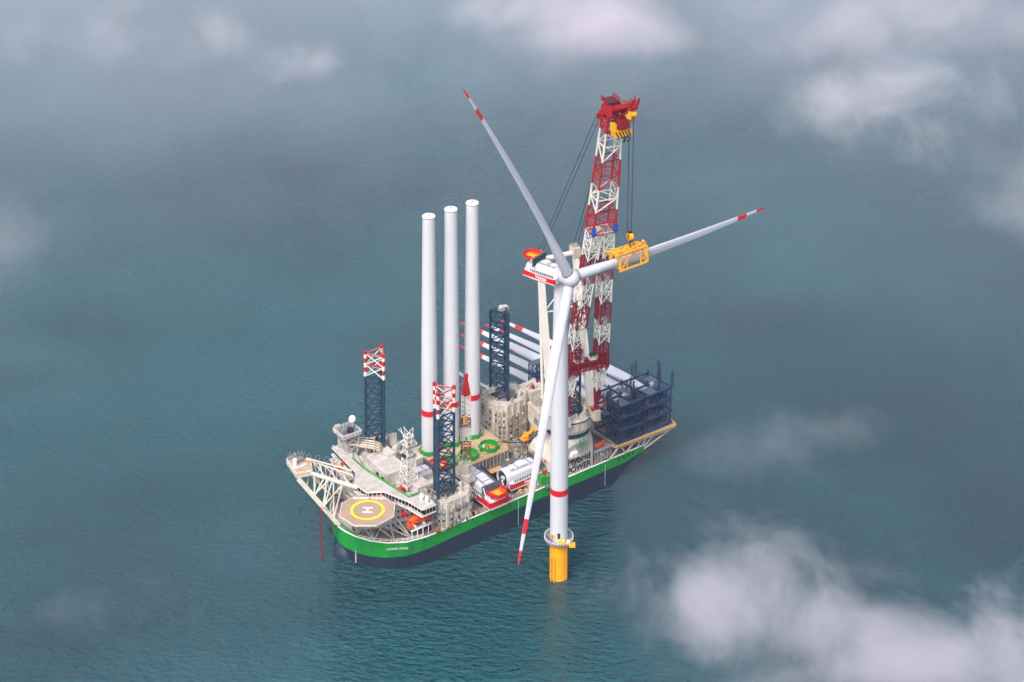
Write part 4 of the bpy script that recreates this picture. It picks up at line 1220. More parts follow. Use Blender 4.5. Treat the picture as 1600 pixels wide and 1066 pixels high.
# ================================================================== TOWER GRILLAGE + TOWERS
def grillage():
    t = empty("tower_transport_platform", SW(5, 15, DZ), A37, "tan platform with green sea-fastening rings carrying the three upright tower columns", "transport platform")
    o = lambda x, y: (x - 5, y - 15)
    p = MB()
    p.prism([o(-14.5, 8.5), o(-6, -1.6), o(26, -1.6), o(28, 3), o(28, 27.5), o(-14.5, 27.5)], 0, 5.8, GREY, TAN)
    for k in range(15):
        x = -5 + k * 2.15; q = o(x, -1.6); p.box((q[0], q[1] - .12, 2.9), (.35, .35, 5.6), CREAM)
    for k in range(7):
        x, y = -14.5, 10 + k * 2.6; q = o(x, y); p.box((q[0] - .12, q[1], 2.9), (.35, .35, 5.6), CREAM)
    q0, q1 = o(-6, -1.6), o(26, -1.6); p.tube((*q0, 5.8), (*q1, 5.8), .35, WOOD, 4)
    q0, q1 = o(-14.5, 8.5), o(-6, -1.6); p.tube((*q0, 5.8), (*q1, 5.8), .3, WOOD, 4)
    p.build("platform", t)
    r_ = MB(); rnd = random.Random(5)
    for _ in range(46):
        x, y = rnd.uniform(-12, 26), rnd.uniform(1, 26)
        q = o(x, y); s_ = rnd.uniform(.4, 1.5); r_.box((q[0], q[1], 5.8 + s_ * .25), (s_ * 1.6, s_, s_ * .5), rnd.choice((WOOD, RUST, SHIPW, GREY, STEEL, TAN)), rnd.uniform(0, 3))
    r_.build_each("lashing_gear", t)
    for x, y in ((-6, 20.2), (7, 20.3), (19.5, 20.1), (18.8, 5.3), (6.6, 5.3), (-5.8, 5.8)):
        q = o(x, y); g = MB()
        g.lathe((q[0], q[1], 5.8), [(4.65, 0), (4.65, 2.1), (4.25, 2.1), (4.25, .25), (.2, .25)], GREEN, 36, True, False)
        for k in range(8):
            a = 2 * PI * k / 8; g.box((q[0] + 4.95 * math.cos(a), q[1] + 4.95 * math.sin(a), 6.5), (.7, .35, 1.3), GREEN, a)
            g.tube((q[0] + 4.7 * math.cos(a), q[1] + 4.7 * math.sin(a), 7.8), (q[0] + 4.7 * math.cos(a), q[1] + 4.7 * math.sin(a), 9.2), .08, WHITE, 4)
        ob = g.build("green_ring", t)
        if y < 10:
            i = MB()
            for _ in range(8): a = rnd.uniform(0, 6.28); rr = rnd.uniform(0, 2.8); i.box((q[0] + rr * math.cos(a), q[1] + rr * math.sin(a), 6.4), (1.0, .7, .7), rnd.choice((WOOD, RUST, YOKE, WHITE)), a)
            i.build("ring_contents", ob)
grillage()

def tower_section():
    t = empty("tower_section", SW(-6, 20.2, 20.05), A37, "leftmost of the three white tower columns standing on deck, nearest the bow", "tower column", "white tower columns standing upright on deck")
    m = MB(); pr = []
    H_ = 120.6
    rr = lambda f: 3.86 + (3.05 - 3.86) * max(0, (f - .35) / .65)
    m.lathe((0, 0, 0), [(3.86, 0), (3.86, 19.6, RED), (3.87, 22.6), (3.86, 22.65), (rr(.35), H_ * .35), (rr(.5), H_ * .5), (rr(.7), H_ * .7), (rr(.9), H_ * .9), (rr(1), H_ - 2.5), (2.95, H_ - .6)], W_TOWER, 64, False)
    m.build("tube", t)
    c = MB()
    c.lathe((0, 0, H_ - .6), [(2.9, 0, DARK), (3.15, .35), (3.2, .55, WHITE), (3.0, .95), (.1, 1.15)], WHITE, 40)
    c.bb(-.3, .3, -.3, .3, H_ + .5, H_ + 1.0, RUST)
    for k in range(3): c.tube((-2.4, -1 + k * .8, H_ + .45), (2.4, -1.3 + k * .8, H_ + .45), .09, GREY, 4)
    c.build("end_cap", t)
    return t
ts = tower_section()
for (x, y, lab) in ((7, 20.3, "middle one of the three white tower columns standing on deck"), (19.5, 20.1, "rightmost and tallest-looking of the three white tower columns on deck")):
    c = copy_tree(ts); c.location = SW(x, y, 20.05); c["label"] = lab

# ================================================================== NACELLES ON DECK
def nacelle(loc, rz, label):
    t = empty("nacelle", loc, rz, label, "nacelle", "white turbine nacelles stored on deck")
    nacelle_parts(t)
    return t
n1 = nacelle(SW(-3.4, -13.2, 15.3), A37 + R(-90), "white nacelle with red stripe at the near deck edge beside the near forward leg")
n1.scale = (1.18, 1.18, 1.18)
n2 = copy_tree(n1); n2.location = SW(13.2, -21.0, 15.3); n2.rotation_euler = (0, 0, A37); n2["label"] = "white nacelle with big round rotor opening, lying lengthwise on deck left of the hanging blade"
n3 = copy_tree(n1); n3.location = SW(-30.5, 3.6, 15.3); n3.rotation_euler = (0, 0, A37); n3["label"] = "nacelle mostly hidden behind the near forward leg, only its red hoist platform showing"

def container(loc, rz, size, m, label, name="container"):
    t = empty(name, loc, rz, label, "container")
    b = MB(); x, y, z = size; b.bb(-x / 2, x / 2, -y / 2, y / 2, 0, z, m)
    for k in range(int(x / .6)): b.bb(-x / 2 + .2 + k * .6, -x / 2 + .42 + k * .6, -y / 2 - .06, y / 2 + .06, .15, z - .15, m)
    b.build("body", t)
    r_ = MB(); r_.bb(-x / 2 + .1, x / 2 - .1, -y / 2 + .1, y / 2 - .1, z, z + .08, m if m != DARK else WOOD); r_.build("roof", t)
    return t
container(SW(11.5, -10.2, DZ), A37, (7.5, 3.6, 4.6), DARK, "dark container with pale tan roof beside the lengthwise nacelle")
container(SW(17.4, -9.8, DZ), A37, (3.4, 6.5, 4.2), COOLER, "grey-blue container just aft of the tan-roofed container")
container(SW(-7.2, -12.2, 26.7), A37, (2.2, 2.0, 3.2), DARK, "small dark cabin beside the foot of the small red and white crane")
container(SW(23.5, -9.6, DZ), A37 + R(20), (4.5, 3.2, 4.8), COOLER, "tilted grey-blue crate near the red hoist platform of the lengthwise nacelle")
container(SW(20.0, -27.6, DZ), A37, (3.6, 2.4, 2.0), YOKE, "low yellow skid box on the port deck edge beside the hanging blade tip")

def blue_frame():
    t = empty("transport_cradle", SW(1.5, -5.6, DZ), A37, "empty dark blue cradle with a round opening, between the two nacelles", "cradle")
    m = MB(); m.bb(-4.6, 8.0, -4.6, 4.6, 0, 1.4, BLUE)
    for x, y in ((-4.2, -4.2), (4.2, -4.2), (4.2, 4.2), (-4.2, 4.2)): m.bb(x - .4, x + .4, y - .4, y + .4, 1.4, 4.2, BLUE)
    m.build("base_frame", t)
    g = MB(); g.lathe((-.4, 0, 2.2), [(3.6, 0), (3.9, .8), (3.3, .9), (3.2, 0)], COOLER, 30, False, False); g.build("ring", t)
    g = MB()
    for k in range(5): g.bb(4.4 + k * .7, 4.8 + k * .7, -4, 4, 1.4, 3.6, BLUE)
    g.build("grating", t)
blue_frame()

def yellow_tool(loc, rz, label, k=0):
    t = empty("lifting_tool", loc, rz, label, "lifting tool", "yellow lifting tools by the aft starboard jacking house")
    m = MB()
    for x, y in ((-2.4, -1.6), (2.4, -1.6), (2.4, 1.6), (-2.4, 1.6)): m.tube((x, y, 0), (x * .8, y * .8, 3.6), .28, RUST, 5)
    m.bb(-2.8, 2.8, -1.8, 1.8, 3.6, 4.3, YOKE)
    m.build("stand", t)
    m = MB(); m.tube((-2.4, 0, 5.0), (2.4, 0, 5.4), 1.2, YOKE, 12); m.tube((2.2, 0, 5.2), (4.2, .6, 7.0), .5, YOKE, 6); m.bb(-.6, .6, -1.6, 1.6, 4.3, 6.6, YOKE)
    m.build("clamp_head", t)
    return t
yt = yellow_tool(SW(41.2, 4.4, DZ), A37, "lower yellow lifting tool on a rusty stand left of the hanging blade")
c = copy_tree(yt); c.location = SW(48.5, 5.2, DZ + 3.2); c.rotation_euler = (0, 0, A37 + .3); c["label"] = "higher yellow lifting tool, nearer the stern, against the cream jacking house wall"
def rack_small():
    t = empty("storage_rack", SW(45, -1.5, DZ), A37, "dark blue stacked tool rack under the yellow lifting tools, partly behind the hanging blade", "rack")
    m = MB()
    lattice(m, [(-4, -3, 0), (4, -3, 0), (4, 3, 0), (-4, 3, 0)], [(-4, -3, 7), (4, -3, 7), (4, 3, 7), (-4, 3, 7)], 2, .3, .18, BLUE)
    m.build("frame", t)
    m = MB()
    for _ in range(14):
        x, y, z = random.uniform(-3.4, 2.4), random.uniform(-2.6, 1.6), random.choice((.2, 3.6, 7))
        m.bb(x, x + 1.4, y, y + 1.2, z, z + 1.5, random.choice((BLUE, NAVY, COOLER, DARK)))
    m.build_each("stored_tool", t)
rack_small()

# ================================================================== BLADES ON DECK + RACKS
BD = Vector((-.155, 1, 0)).normalized()          # ship frame: root -> tip
LB = 106.0
bl_me = None
rows = [("upper", 36.6), ("middle", 30.0), ("lower", 23.4)]
cols = [("near", 62.6, 92.0), ("far", 80.9, 84.0)]
first = None
def stored_blade():
    t = empty("stored_blade", (0, 0, 0), 0, "x", "rotor blade", "rotor blades stacked across the stern")
    b = blade_mesh(LB, .6, 0.0)
    o = b.build("blade_shell", t)
    return t
offs = {("upper", "near"): (63.4, 91.9), ("middle", "near"): (63.2, 91.1), ("lower", "near"): (62.4, 90.6),
        ("upper", "far"): (82.1, 81.6), ("middle", "far"): (80.1, 92.4), ("lower", "far"): (80.6, 86.0)}
labs = {("upper", "near"): "top blade of the stack nearer the crane, its tip over the open sea",
        ("middle", "near"): "middle blade of the stack nearer the crane",
        ("lower", "near"): "bottom blade of the stack nearer the crane",
        ("upper", "far"): "top blade of the sternmost stack, its tip the farthest to the right",
        ("middle", "far"): "middle blade of the sternmost stack, tip just behind the aft leg",
        ("lower", "far"): "bottom blade of the sternmost stack, mostly hidden"}
zz_ = {"upper": 36.0, "middle": 29.6, "lower": 23.2}
BA = math.atan2(BD.y, BD.x) + A37
for (rw, cl), (tx, ty) in offs.items():
    z = zz_[rw]
    rootp = Vector((tx, ty, 0)) - BD * LB
    w = SW(rootp.x, rootp.y, z)
    if first is None:
        first = stored_blade(); b = first
    else: b = copy_tree(first)
    # local z -> along BD, chord roughly vertical
    d = Vector((math.cos(BA), math.sin(BA), 0.0)); x_ = Vector((0, 0, 1)) ; x_ = (x_ * .8 - Vector((-d.y, d.x, 0)) * .6).normalized()
    Mx = Matrix((x_, d.cross(x_), d)).transposed().to_4x4(); Mx.translation = w
    b.matrix_world = Mx
    b["label"] = labs[(rw, cl)]

def blade_rack():
    t = empty("blade_rack", SW(88, -16, 19.4), A37, "tall dark blue steel rack holding the blade roots on the stern platform", "blade rack")
    o = lambda x, y, z: (x - 88, y + 16, z - 19.4)
    xs = (71.5, 80, 88.5, 97, 105.5); ys = (-29.5, -21, -12)
    f = MB()
    for i, x in enumerate(xs):
        for j, y in enumerate(ys):
            hgt = 40.5 if not (j == 0 and i in (1, 3)) else 37
            if j == 1: hgt = 43.8 if i % 2 == 0 else 41
            f.tube(o(x, y, 19.4), o(x, y, hgt), .42, BLUE, 4)
    for z in (20.2, 26.4, 32.8, 38.9):
        for y in ys:
            f.tube(o(xs[0], y, z), o(xs[-1] + 1.2, y, z), .5, BLUE, 4)
        for x in xs:
            f.tube(o(x, ys[0] - .8, z), o(x, ys[-1], z), .45, BLUE, 4)
    for i in range(4):
        for z0, z1 in ((20.2, 26.4), (26.4, 32.8), (32.8, 38.9)):
            for y in (ys[0], ys[2]):
                f.tube(o(xs[i], y, z0), o(xs[i + 1], y, z1), .22, BLUE, 4); f.tube(o(xs[i + 1], y, z0), o(xs[i], y, z1), .22, BLUE, 4)
    for x in xs:
        for z0, z1 in ((20.2, 26.4), (26.4, 32.8), (32.8, 38.9)):
            f.tube(o(x, ys[0], z0), o(x, ys[1], z1), .2, BLUE, 4)
    f.build("frame", t)
    # cradles
    for (cx_) in (79.5, 97.5):
        for z in (19.8, 26.0, 32.4, 38.8):
            g = MB()
            for k in range(9):
                a0, a1 = PI + PI * k / 9, PI + PI * (k + 1) / 9
                for y in (-27.5, -23, -18):
                    if z < 38: g.tube(o(cx_ + 3.1 * math.cos(a0), y, z + 3.4 + 3.1 * math.sin(a0)), o(cx_ + 3.1 * math.cos(a1), y, z + 3.4 + 3.1 * math.sin(a1)), .35, BLUE, 4)
            g.bb(cx_ - 88 - 6.6, cx_ - 88 - 1.2, -29.9 + 16, -24 + 16, z - 19.4 + .3, z - 19.4 + .7, COOLER)
            g.bb(cx_ - 88 + 2.2, cx_ - 88 + 6.6, -22 + 16, -16 + 16, z - 19.4 + .3, z - 19.4 + .65, COOLER)
            for s_ in range(7):
                a = R(-20 + s_ * 24); g.tube(o(cx_ + .5, -22.5, z + .6), o(cx_ + .5 + 2.2 * math.cos(a), -22.5 - .5, z + .6 + 1.8 * math.sin(a)), .1, WHITE, 4)
            g.bb(cx_ - 88 - 7, cx_ - 88 + 7, -30.4 + 16, -29.6 + 16, z - 19.4 - .1, z - 19.4 + .5, BLUE)
            g.build("cradle", t)
    for x, y, top in ((72, -28, 42.5), (84.5, -20, 45.5), (87, -20, 46), (94, -13, 48), (96.3, -13, 49.0), (104, -21, 50), (105.2, -21, 49.5), (107, -29, 47.5), (106, -29, 46.5)):
        h = MB()
        h.tube(o(x, y, 38.9), o(x, y, top), .22, BLUE, 4)
        h.tube(o(x + .9, y, 38.9), o(x + .9, y, top - .6), .13, BLUE, 4)
        for k in range(int((top - 39) / 1.3)): h.tube(o(x, y, 39.4 + k * 1.3), o(x + .9, y, 40 + k * 1.3), .1, BLUE, 4)
        h.build("guide_post", t)
    for x0, x1_ in ((72.5, 79), (82, 87.6), (90, 96.6), (99, 104.6)):
        for zb in (20.6, 26.9, 33.2):
            q = MB(); hh = 4.4 if zb < 33 else 3.2
            zl = zb - 19.4
            lattice(q, [(x0 - 88, -11.5, zl), (x1_ - 88, -11.5, zl), (x1_ - 88, -5.5, zl), (x0 - 88, -5.5, zl)], [(x0 - 88, -11.5, zl + hh), (x1_ - 88, -11.5, zl + hh), (x1_ - 88, -5.5, zl + hh), (x0 - 88, -5.5, zl + hh)], 1, .26, .16, BLUE, nc=4)
            if zb < 25 or x0 > 85: q.bb(x0 - 86.6, x1_ - 89.4, -9.6, -6.6, zl + .2, zl + hh * .5, BLUE)
            q.tube(((x0 + x1_) / 2 - 88, -11.7, zl + hh * .45), ((x0 + x1_) / 2 - 88, -9.8, zl + hh * .45), hh * .33, BLUE, 12)
            for k in range(4): q.bb(x0 - 87.6 + k * 1.5, x0 - 87.3 + k * 1.5, -11.9, -11.6, zl, zl + hh, BLUE)
            q.build('root_frame', t)
    # solid root covers and machinery inside the frame give it its dense look
    g = MB(); rnd = random.Random(9)
    for _ in range(70):
        x, y, z = rnd.uniform(72, 104), rnd.uniform(-28.5, -14), rnd.choice((20.6, 26.8, 33.2))
        g.bb(x - 88, x - 88 + rnd.uniform(.6, 2.4), y + 16, y + 16 + rnd.uniform(.5, 1.4), z - 19.4, z - 19.4 + rnd.uniform(.8, 4.0), rnd.choice((BLUE, BLUE, NAVY, COOLER)))
    for _ in range(9): x, y = rnd.uniform(74, 102), rnd.uniform(-29.5, -20); z = rnd.choice((27, 33.4, 21)); g.bb(x - 88, x - 88 + .8, y + 16, y + 16.6, z - 19.4, z - 18.8, rnd.choice((RED, WHITE, RED)))
    g.build_each("rack_fitting", t)
blade_rack()

def tip_rack(x, y, top, label, base=17.0):
    t = empty("tip_rack", SW(x, y, base), A37, label, "blade rack", "blue racks holding the blade tips at the starboard side")
    m = MB(); h = top - base
    lattice(m, [(-5, -1.6, 0), (0, -1.6, 0), (0, 1.6, 0), (-5, 1.6, 0)], [(-5, -1.6, h), (0, -1.6, h), (0, 1.6, h), (-5, 1.6, h)], 5, .32, .18, BLUE)
    lattice(m, [(0, -1.6, 0), (5, -1.6, 0), (5, 1.6, 0), (0, 1.6, 0)], [(0, -1.6, h), (5, -1.6, h), (5, 1.6, h), (0, 1.6, h)], 5, .32, .18, BLUE)
    m.build("frame", t)
    g = MB()
    for z in (1.2, 7.6, 14): g.bb(-4.4, 4.4, -1.4, 1.4, z, z + .5, BLUE)
    g.bb(-5, 6, -2, 2, h, h + .5, COOLER)
    g.build_each("support_beam", t)
    return t
tr = tip_rack(69.5, 31.5, 37.5, "blue lattice tip rack beside the cream winch house")
c = copy_tree(tr); c.location = SW(84.5, 30.0, 17.0); c["label"] = "blue lattice tip rack nearer the stern, behind the white crane mast"
c.children[0].parent = c

# ================================================================== SMALL DECK CRANE
def deck_crane():
    b = SW(-10.6, -16.6, 26.6)
    t = empty("deck_crane", b, A37, "small deck crane with upright red and white lattice boom beside the forward leg", "crane")
    m = MB(); m.lathe((0, 0, 0), [(3.2, 0), (3.0, 1.2), (2.2, 1.6), (2.2, 6)], CREAM, 20); m.build("pedestal", t)
    dirx = Vector((math.cos(-A37), math.sin(-A37), 0))       # image-right
    back = Vector((math.cos(PI / 2 - A37), math.sin(PI / 2 - A37), 0))
    def sec(z, w, d): return [(-dirx * w - back * d + Vector((0, 0, z))), (dirx * w - back * d + Vector((0, 0, z))), (dirx * w + back * d + Vector((0, 0, z))), (-dirx * w + back * d + Vector((0, 0, z)))]
    segs = [(5, 9, 1.5, 2.1, CRANE_WHITE, 1), (9, 18, 2.1, 2.25, CRANE_RED, 3), (18, 25, 2.25, 2.25, CRANE_WHITE, 2), (25, 30, 2.2, 2.15, CRANE_RED, 2), (30, 41, 2.15, 1.95, CRANE_WHITE, 5), (41, 49, 1.95, .55, CRANE_HEAD, 3)]
    for z0, z1, w0, w1, mt, n in segs:
        s_ = MB(); lattice(s_, sec(z0, w0, w0 * .6), sec(z1, w1, w1 * .6), n, .2, .14, mt)
        if mt is CRANE_HEAD:
            s_.add([*sec(z0, w0 * .9, w0 * .5), *sec(z1, w1 * .9, w1 * .5)], [(0, 1, 5, 4), (1, 2, 6, 5), (2, 3, 7, 6), (3, 0, 4, 7)], mt)
        if (z0, z1) == (18, 25): s_.add([*sec(z0, w0 * .75, w0 * .4), *sec(z1, w1 * .75, w1 * .4)], [(0, 1, 5, 4), (2, 3, 7, 6)], CRANE_WHITE)
        s_.build("boom_section", t)
    h = MB(); h.tube((0, 0, 48.5), (0, 0, 51), .9, CRANE_HEAD, 8); h.box((0, 0, 50.2), (2.2, 1.6, 1.0), CRANE_HEAD, -A37); h.build("boom_tip", t)
    k = MB(); c = -back * 2.0 + dirx * -.6
    k.tube(c + Vector((0, 0, 27.0)), c + Vector((0, 0, 30.5)), .8, YOKE, 8); k.tube(c + Vector((0, 0, 30)), c + Vector((0, 0, 48)), .07, CABLE, 4); k.tube(c + Vector((0, 0, 26.2)), c + Vector((0, 0, 27)), .4, BLACK, 6)
    k.build("hook_block", t)
    q = MB(); q.box(-dirx * 2.4 + Vector((0, 0, 3.2)), (1.6, 2, 2.4), SHIPW, -A37); q.box(dirx * .2 - back * 1.4 + Vector((0, 0, 19.6)), (1.0, .6, 1.0), GREEN, -A37); q.build("cab", t)
    return t
deck_crane()

# ================================================================== MAIN CRANE
W0 = Vector((6.95, 67.22, 0))
CD = Vector((25.45, -53.02, 0)).normalized()      # boom direction on plan
CA = math.atan2(CD.y, CD.x)
CB = 34.0
crane = empty("main_crane", W0 + Vector((0, 0, CB)), CA, "huge crane with raised red and white twin-leg lattice boom holding the turbine blade", "crane")
def cpart(mb, name, parent=None):
    o = mb.build(name, parent or crane)
    if parent is None: o.location = (0, 0, -CB)
    return o
def main_crane():
    s_ = MB()
    s_.lathe((0, 0, 0), [(10.9, 34), (10.9, 35.6), (10.2, 35.6), (10.2, 36.6)], NAVY, 56, False, False)
    cpart(s_, "slewing_ring")
    p = MB()
    p.lathe((0, 0, 0), [(11.4, 36.4), (11.9, 38), (11.9, 43), (11.5, 44), (7.6, 44), (7.6, 36.4)], CREAM, 56, False, False)
    for k in range(16):
        a = 2 * PI * k / 16; p.box((12.0 * math.cos(a), 12.0 * math.sin(a), 40.5), (.5, .4, 5), STEEL, a)
    p.lathe((0, 0, 0), [(12.2, 42.2), (12.2, 42.6), (11.8, 42.6), (11.8, 42.2)], DARK, 48, False, False)
    for k in range(6):
        pass
    po = cpart(p, "slew_platform")
    r_ = MB(); ring_rail(r_, (0, 0), 11.5, 44, 1.4, CREAM, 30, rr=.09)
    for k in range(26):
        a = random.uniform(0, 2 * PI); rr = random.uniform(8.6, 11)
        r_.box((rr * math.cos(a), rr * math.sin(a), 44.5), (random.uniform(.6, 2), .9, random.uniform(.8, 2.4)), random.choice((CREAM, GREY, STEEL, SHIPW, YOKE, DARK)), a)
    r_.build("platform_gear", po)
    m = MB(); m.bb(-8, 4, -17.5, -11.2, 38, 47, CREAM); m.bb(-8.2, 4.2, -17.7, -11, 47, 47.4, SHIPW); m.bb(-7, -2, -16.5, -12, 47.4, 49.6, STEEL); m.tube((-5, -15, 50), (-2, -15, 50), 1.4, STEEL, 12); m.tube((1.5, -16, 47.4), (3, -17.4, 52.4), .3, CREAM, 5)
    m.bb(-1, 3, -17.8, -17.3, 40.5, 43.5, GREY); m.tube((4.6, -17.4, 38), (7, -14, 33.6), .3, SHIPW, 5)
    cpart(m, "machinery_house")
    c = MB(); c.bb(9.5, 12.6, 12.8, 16.2, 40.2, 43.6, NAVY); c.bb(12.5, 12.75, 13.2, 15.8, 41.2, 43.0, GLASS); c.bb(8, 10, 10.5, 13, 39.6, 40.4, CREAM)
    cpart(c, "operator_cab")
    # A-frame mast
    for sy in (-1, 1):
        a = MB()
        a.tube((3.5, sy * 10.6, 45), (-12.2, sy * 9.6, 116), 2.15, CRANE_WHITE, 4, 1.75)
        a.tube((-9.5, sy * 8.8, 45), (-12.8, sy * 9.6, 116), .8, CRANE_WHITE, 8)
        cpart(a, "mast_leg")
    a = MB()
    for z in (72, 92, 106):
        f = (z - 45) / 71; x = 3.5 - 15.7 * f
        a.tube((x, -10, z), (x, 10, z), .35, CRANE_WHITE, 6)
        a.tube((x, -10, z), (x - 1.5, 0, z + 9), .3, CRANE_WHITE, 6); a.tube((x, 10, z), (x - 1.5, 0, z + 9), .3, CRANE_WHITE, 6)
    a.tube((-12.5, -11, 116.5), (-12.5, 11, 116.5), 1.2, CRANE_WHITE, 8)
    for sy in (-1, 1):
        a.bb(-15, -10, sy * 9.6 - 1.8, sy * 9.6 + 1.8, 115, 119.5, CREAM); a.tube((-13, sy * 9.6 - 1.4, 119.5), (-13, sy * 9.6 + 1.4, 119.5), 1.6, STEEL, 12)
    cpart(a, "mast_head")
    # ---- boom
    def axis(z):   # centre of the boom in the plane
        return 13.5 + (z - 49) * (40.2 - 13.5) / (201 - 49)
    BV = Vector((40.2 - 13.5, 0, 201 - 49)).normalized(); BN = Vector((BV.z, 0, -BV.x))   # towards the load
    def leg_sec(z, sy):
        # centre s, half width, half depth
        if z <= 74: f = (z - 49) / 25; cs, hw, hd = 7.9, .3 + 2.3 * f, .3 + 2.2 * f
        else: f = (z - 74) / 74; cs, hw, hd = 7.9 - 4.7 * f, 2.6, 2.5 + .6 * f
        c = Vector((axis(z), sy * cs, z)); Y = Vector((0, 1, 0))
        return [c - Y * hw - BN * hd, c + Y * hw - BN * hd, c + Y * hw + BN * hd, c - Y * hw + BN * hd]
    stops = [(49, 60, CRANE_RED, 3), (60, 71.5, CRANE_WHITE, 2), (71.5, 87, CRANE_RED, 3), (87, 98, CRANE_WHITE, 2), (98, 109.5, CRANE_RED, 2), (109.5, 122, CRANE_WHITE, 2), (122, 134.5, CRANE_RED, 2), (134.5, 148, CRANE_WHITE, 3)]
    for sy in (-1, 1):
        L = bpy.data.objects.new("boom_leg", None); COL.objects.link(L); L.parent = crane; L.location = (0, 0, -CB)
        for z0, z1, mt, n in stops:
            b = MB(); lattice(b, leg_sec(z0, sy), leg_sec(z1, sy), n, .4, .19, mt)
            if z0 == 49: b.add(leg_sec(49, sy) + leg_sec(57, sy), [(0, 1, 5, 4), (1, 2, 6, 5), (2, 3, 7, 6), (3, 0, 4, 7)], mt)
            if mt is CRANE_RED and z0 > 70:
                q0, q1 = leg_sec(z0, sy), leg_sec(z1, sy)
                for k in range(2):
                    cA = (Vector(q0[0]).lerp(Vector(q0[1]), .3 + .4 * k)); cB2 = (Vector(q1[0]).lerp(Vector(q1[1]), .3 + .4 * k)); b.tube(cA, cB2, .3, mt, 4)
                b.add([Vector(q0[0]).lerp(Vector(q0[3]), .15), Vector(q0[0]).lerp(Vector(q0[3]), .45), Vector(q1[0]).lerp(Vector(q1[3]), .45), Vector(q1[0]).lerp(Vector(q1[3]), .15)], [(0, 1, 2, 3)], mt)
            ob = b.build("leg_segment", L)
        f = MB(); f.bb(11.5, 15.5, sy * 7.9 - 1.6, sy * 7.9 + 1.6, 43.5, 48.4, CREAM); f.tube((13.5, sy * 7.9 - 2, 48.6), (13.5, sy * 7.9 + 2, 48.6), 1.0, CRANE_RED, 10)
        for j in range(10):
            a0, a1 = 2 * PI * j / 10, 2 * PI * (j + 1) / 10
            f.tube((17 + .9 * math.cos(a0), sy * 10.6, 53 + 2.2 * math.sin(a0)), (17 + .9 * math.cos(a1), sy * 10.6, 53 + 2.2 * math.sin(a1)), .25, CRANE_RED, 4)
        f.build("boom_foot", L)
    # cross beam
    x = MB(); zc = 75.5; xc = axis(zc)
    lattice(x, [Vector((xc, -10.6, zc - 1.9)) - BN * 1.9, Vector((xc, -10.6, zc - 1.9)) + BN * 1.9, Vector((xc, -10.6, zc + 1.9)) + BN * 1.9, Vector((xc, -10.6, zc + 1.9)) - BN * 1.9],
            [Vector((xc, 10.6, zc - 1.9)) - BN * 1.9, Vector((xc, 10.6, zc - 1.9)) + BN * 1.9, Vector((xc, 10.6, zc + 1.9)) + BN * 1.9, Vector((xc, 10.6, zc + 1.9)) - BN * 1.9], 7, .42, .26, CRANE_RED)
    Mb = frame((xc + 2.2, 0, zc), (0, 1, 0), BN)
    x.box((xc - .2, 0, zc), (2.6, 20.5, 2.6), CRANE_RED)
    x.box((xc, 10.8, zc), (4.6, 1.0, 6.0), CRANE_RED); x.box((xc, -10.8, zc), (4.6, 1.0, 6.0), CRANE_RED)
    cpart(x, "cross_beam")
    for y in (-4.2, 3.4):
        w = MB(); w.bb(xc - 1.6, xc + 1.6, y - 2.0, y + 2.0, zc + 2.2, zc + 2.7, WHITE); w.tube((xc, y - 1.3, zc + 3.9), (xc, y + 1.3, zc + 3.9), 1.3, DARK, 12); w.rail([(xc - 1.6, y - 2, zc + 2.7), (xc + 1.6, y - 2, zc + 2.7), (xc + 1.6, y + 2, zc + 2.7), (xc - 1.6, y + 2, zc + 2.7)], 1.3, .1, WHITE, 1.2, True)
        cpart(w, "boom_winch")
    # V brace where the legs meet
    v = MB()
    for sgn in (-1, 1):
        v.tube(Vector((axis(147), 0, 147)) + BN * 3 * sgn, Vector((axis(132), -3.0, 132)) + BN * 2.8 * sgn, .3, CRANE_WHITE, 5); v.tube(Vector((axis(147), 0, 147)) + BN * 3 * sgn, Vector((axis(132), 3.0, 132)) + BN * 2.8 * sgn, .3, CRANE_WHITE, 5)
    v.tube((axis(135), -2.6, 135), (axis(135), 2.6, 135), .25, CRANE_WHITE, 4)
    cpart(v, "junction_brace")
    def up_sec(z):
        f = (z - 148) / 53; hw = 5.8 - 1.75 * f; hd = 3.7 - .9 * f
        c = Vector((axis(z), 0, z)); Y = Vector((0, 1, 0))
        return [c - Y * hw - BN * hd, c + Y * hw - BN * hd, c + Y * hw + BN * hd, c - Y * hw + BN * hd]
    for z0, z1, mt, n in ((148, 160, CRANE_HEAD, 2), (160, 171.5, CRANE_WHITE, 2), (171.5, 185.5, CRANE_HEAD, 2), (185.5, 200, CRANE_WHITE, 2)):
        b = MB(); lattice(b, up_sec(z0), up_sec(z1), n, .52, .28, mt, x=False)
        if mt is CRANE_HEAD:
            for k in range(3): z = z0 + (z1 - z0) * (k + .5) / 3; q = up_sec(z); b.tube(q[0], q[2], .16, mt, 4)
        q0, q1 = up_sec(z0), up_sec(z1)
        for w_ in (.42, .58): b.tube(Vector(q0[0]).lerp(Vector(q0[1]), w_), Vector(q1[0]).lerp(Vector(q1[1]), w_), .15, STEEL if mt is CRANE_WHITE else mt, 4)
        b.tube(Vector(q0[1]).lerp(Vector(q0[2]), .8) - Vector((0, .4, 0)), Vector(q1[1]).lerp(Vector(q1[2]), .8) - Vector((0, .4, 0)), .3, STEEL, 5)
        cpart(b, "boom_section")
    j = MB()
    for i in (2, 3):
        p_ = Vector(up_sec(150)[i]); j.tube(p_ + Vector((.2, -.2, -2)), p_ + Vector((.2, .2, 2)), .9, BRIGHTBLUE, 8); j.tube(p_ + Vector((0, -1.4, 0)), p_ + Vector((1.6, 1.0, 0)), .5, BRIGHTBLUE, 6)
    cpart(j, "joint_pin")
    # head
    h = MB()
    q0, q1 = up_sec(200), up_sec(212)
    lattice(h, q0, q1, 2, .6, .35, CRANE_HEAD)
    Z = Vector((0, 0, 1))
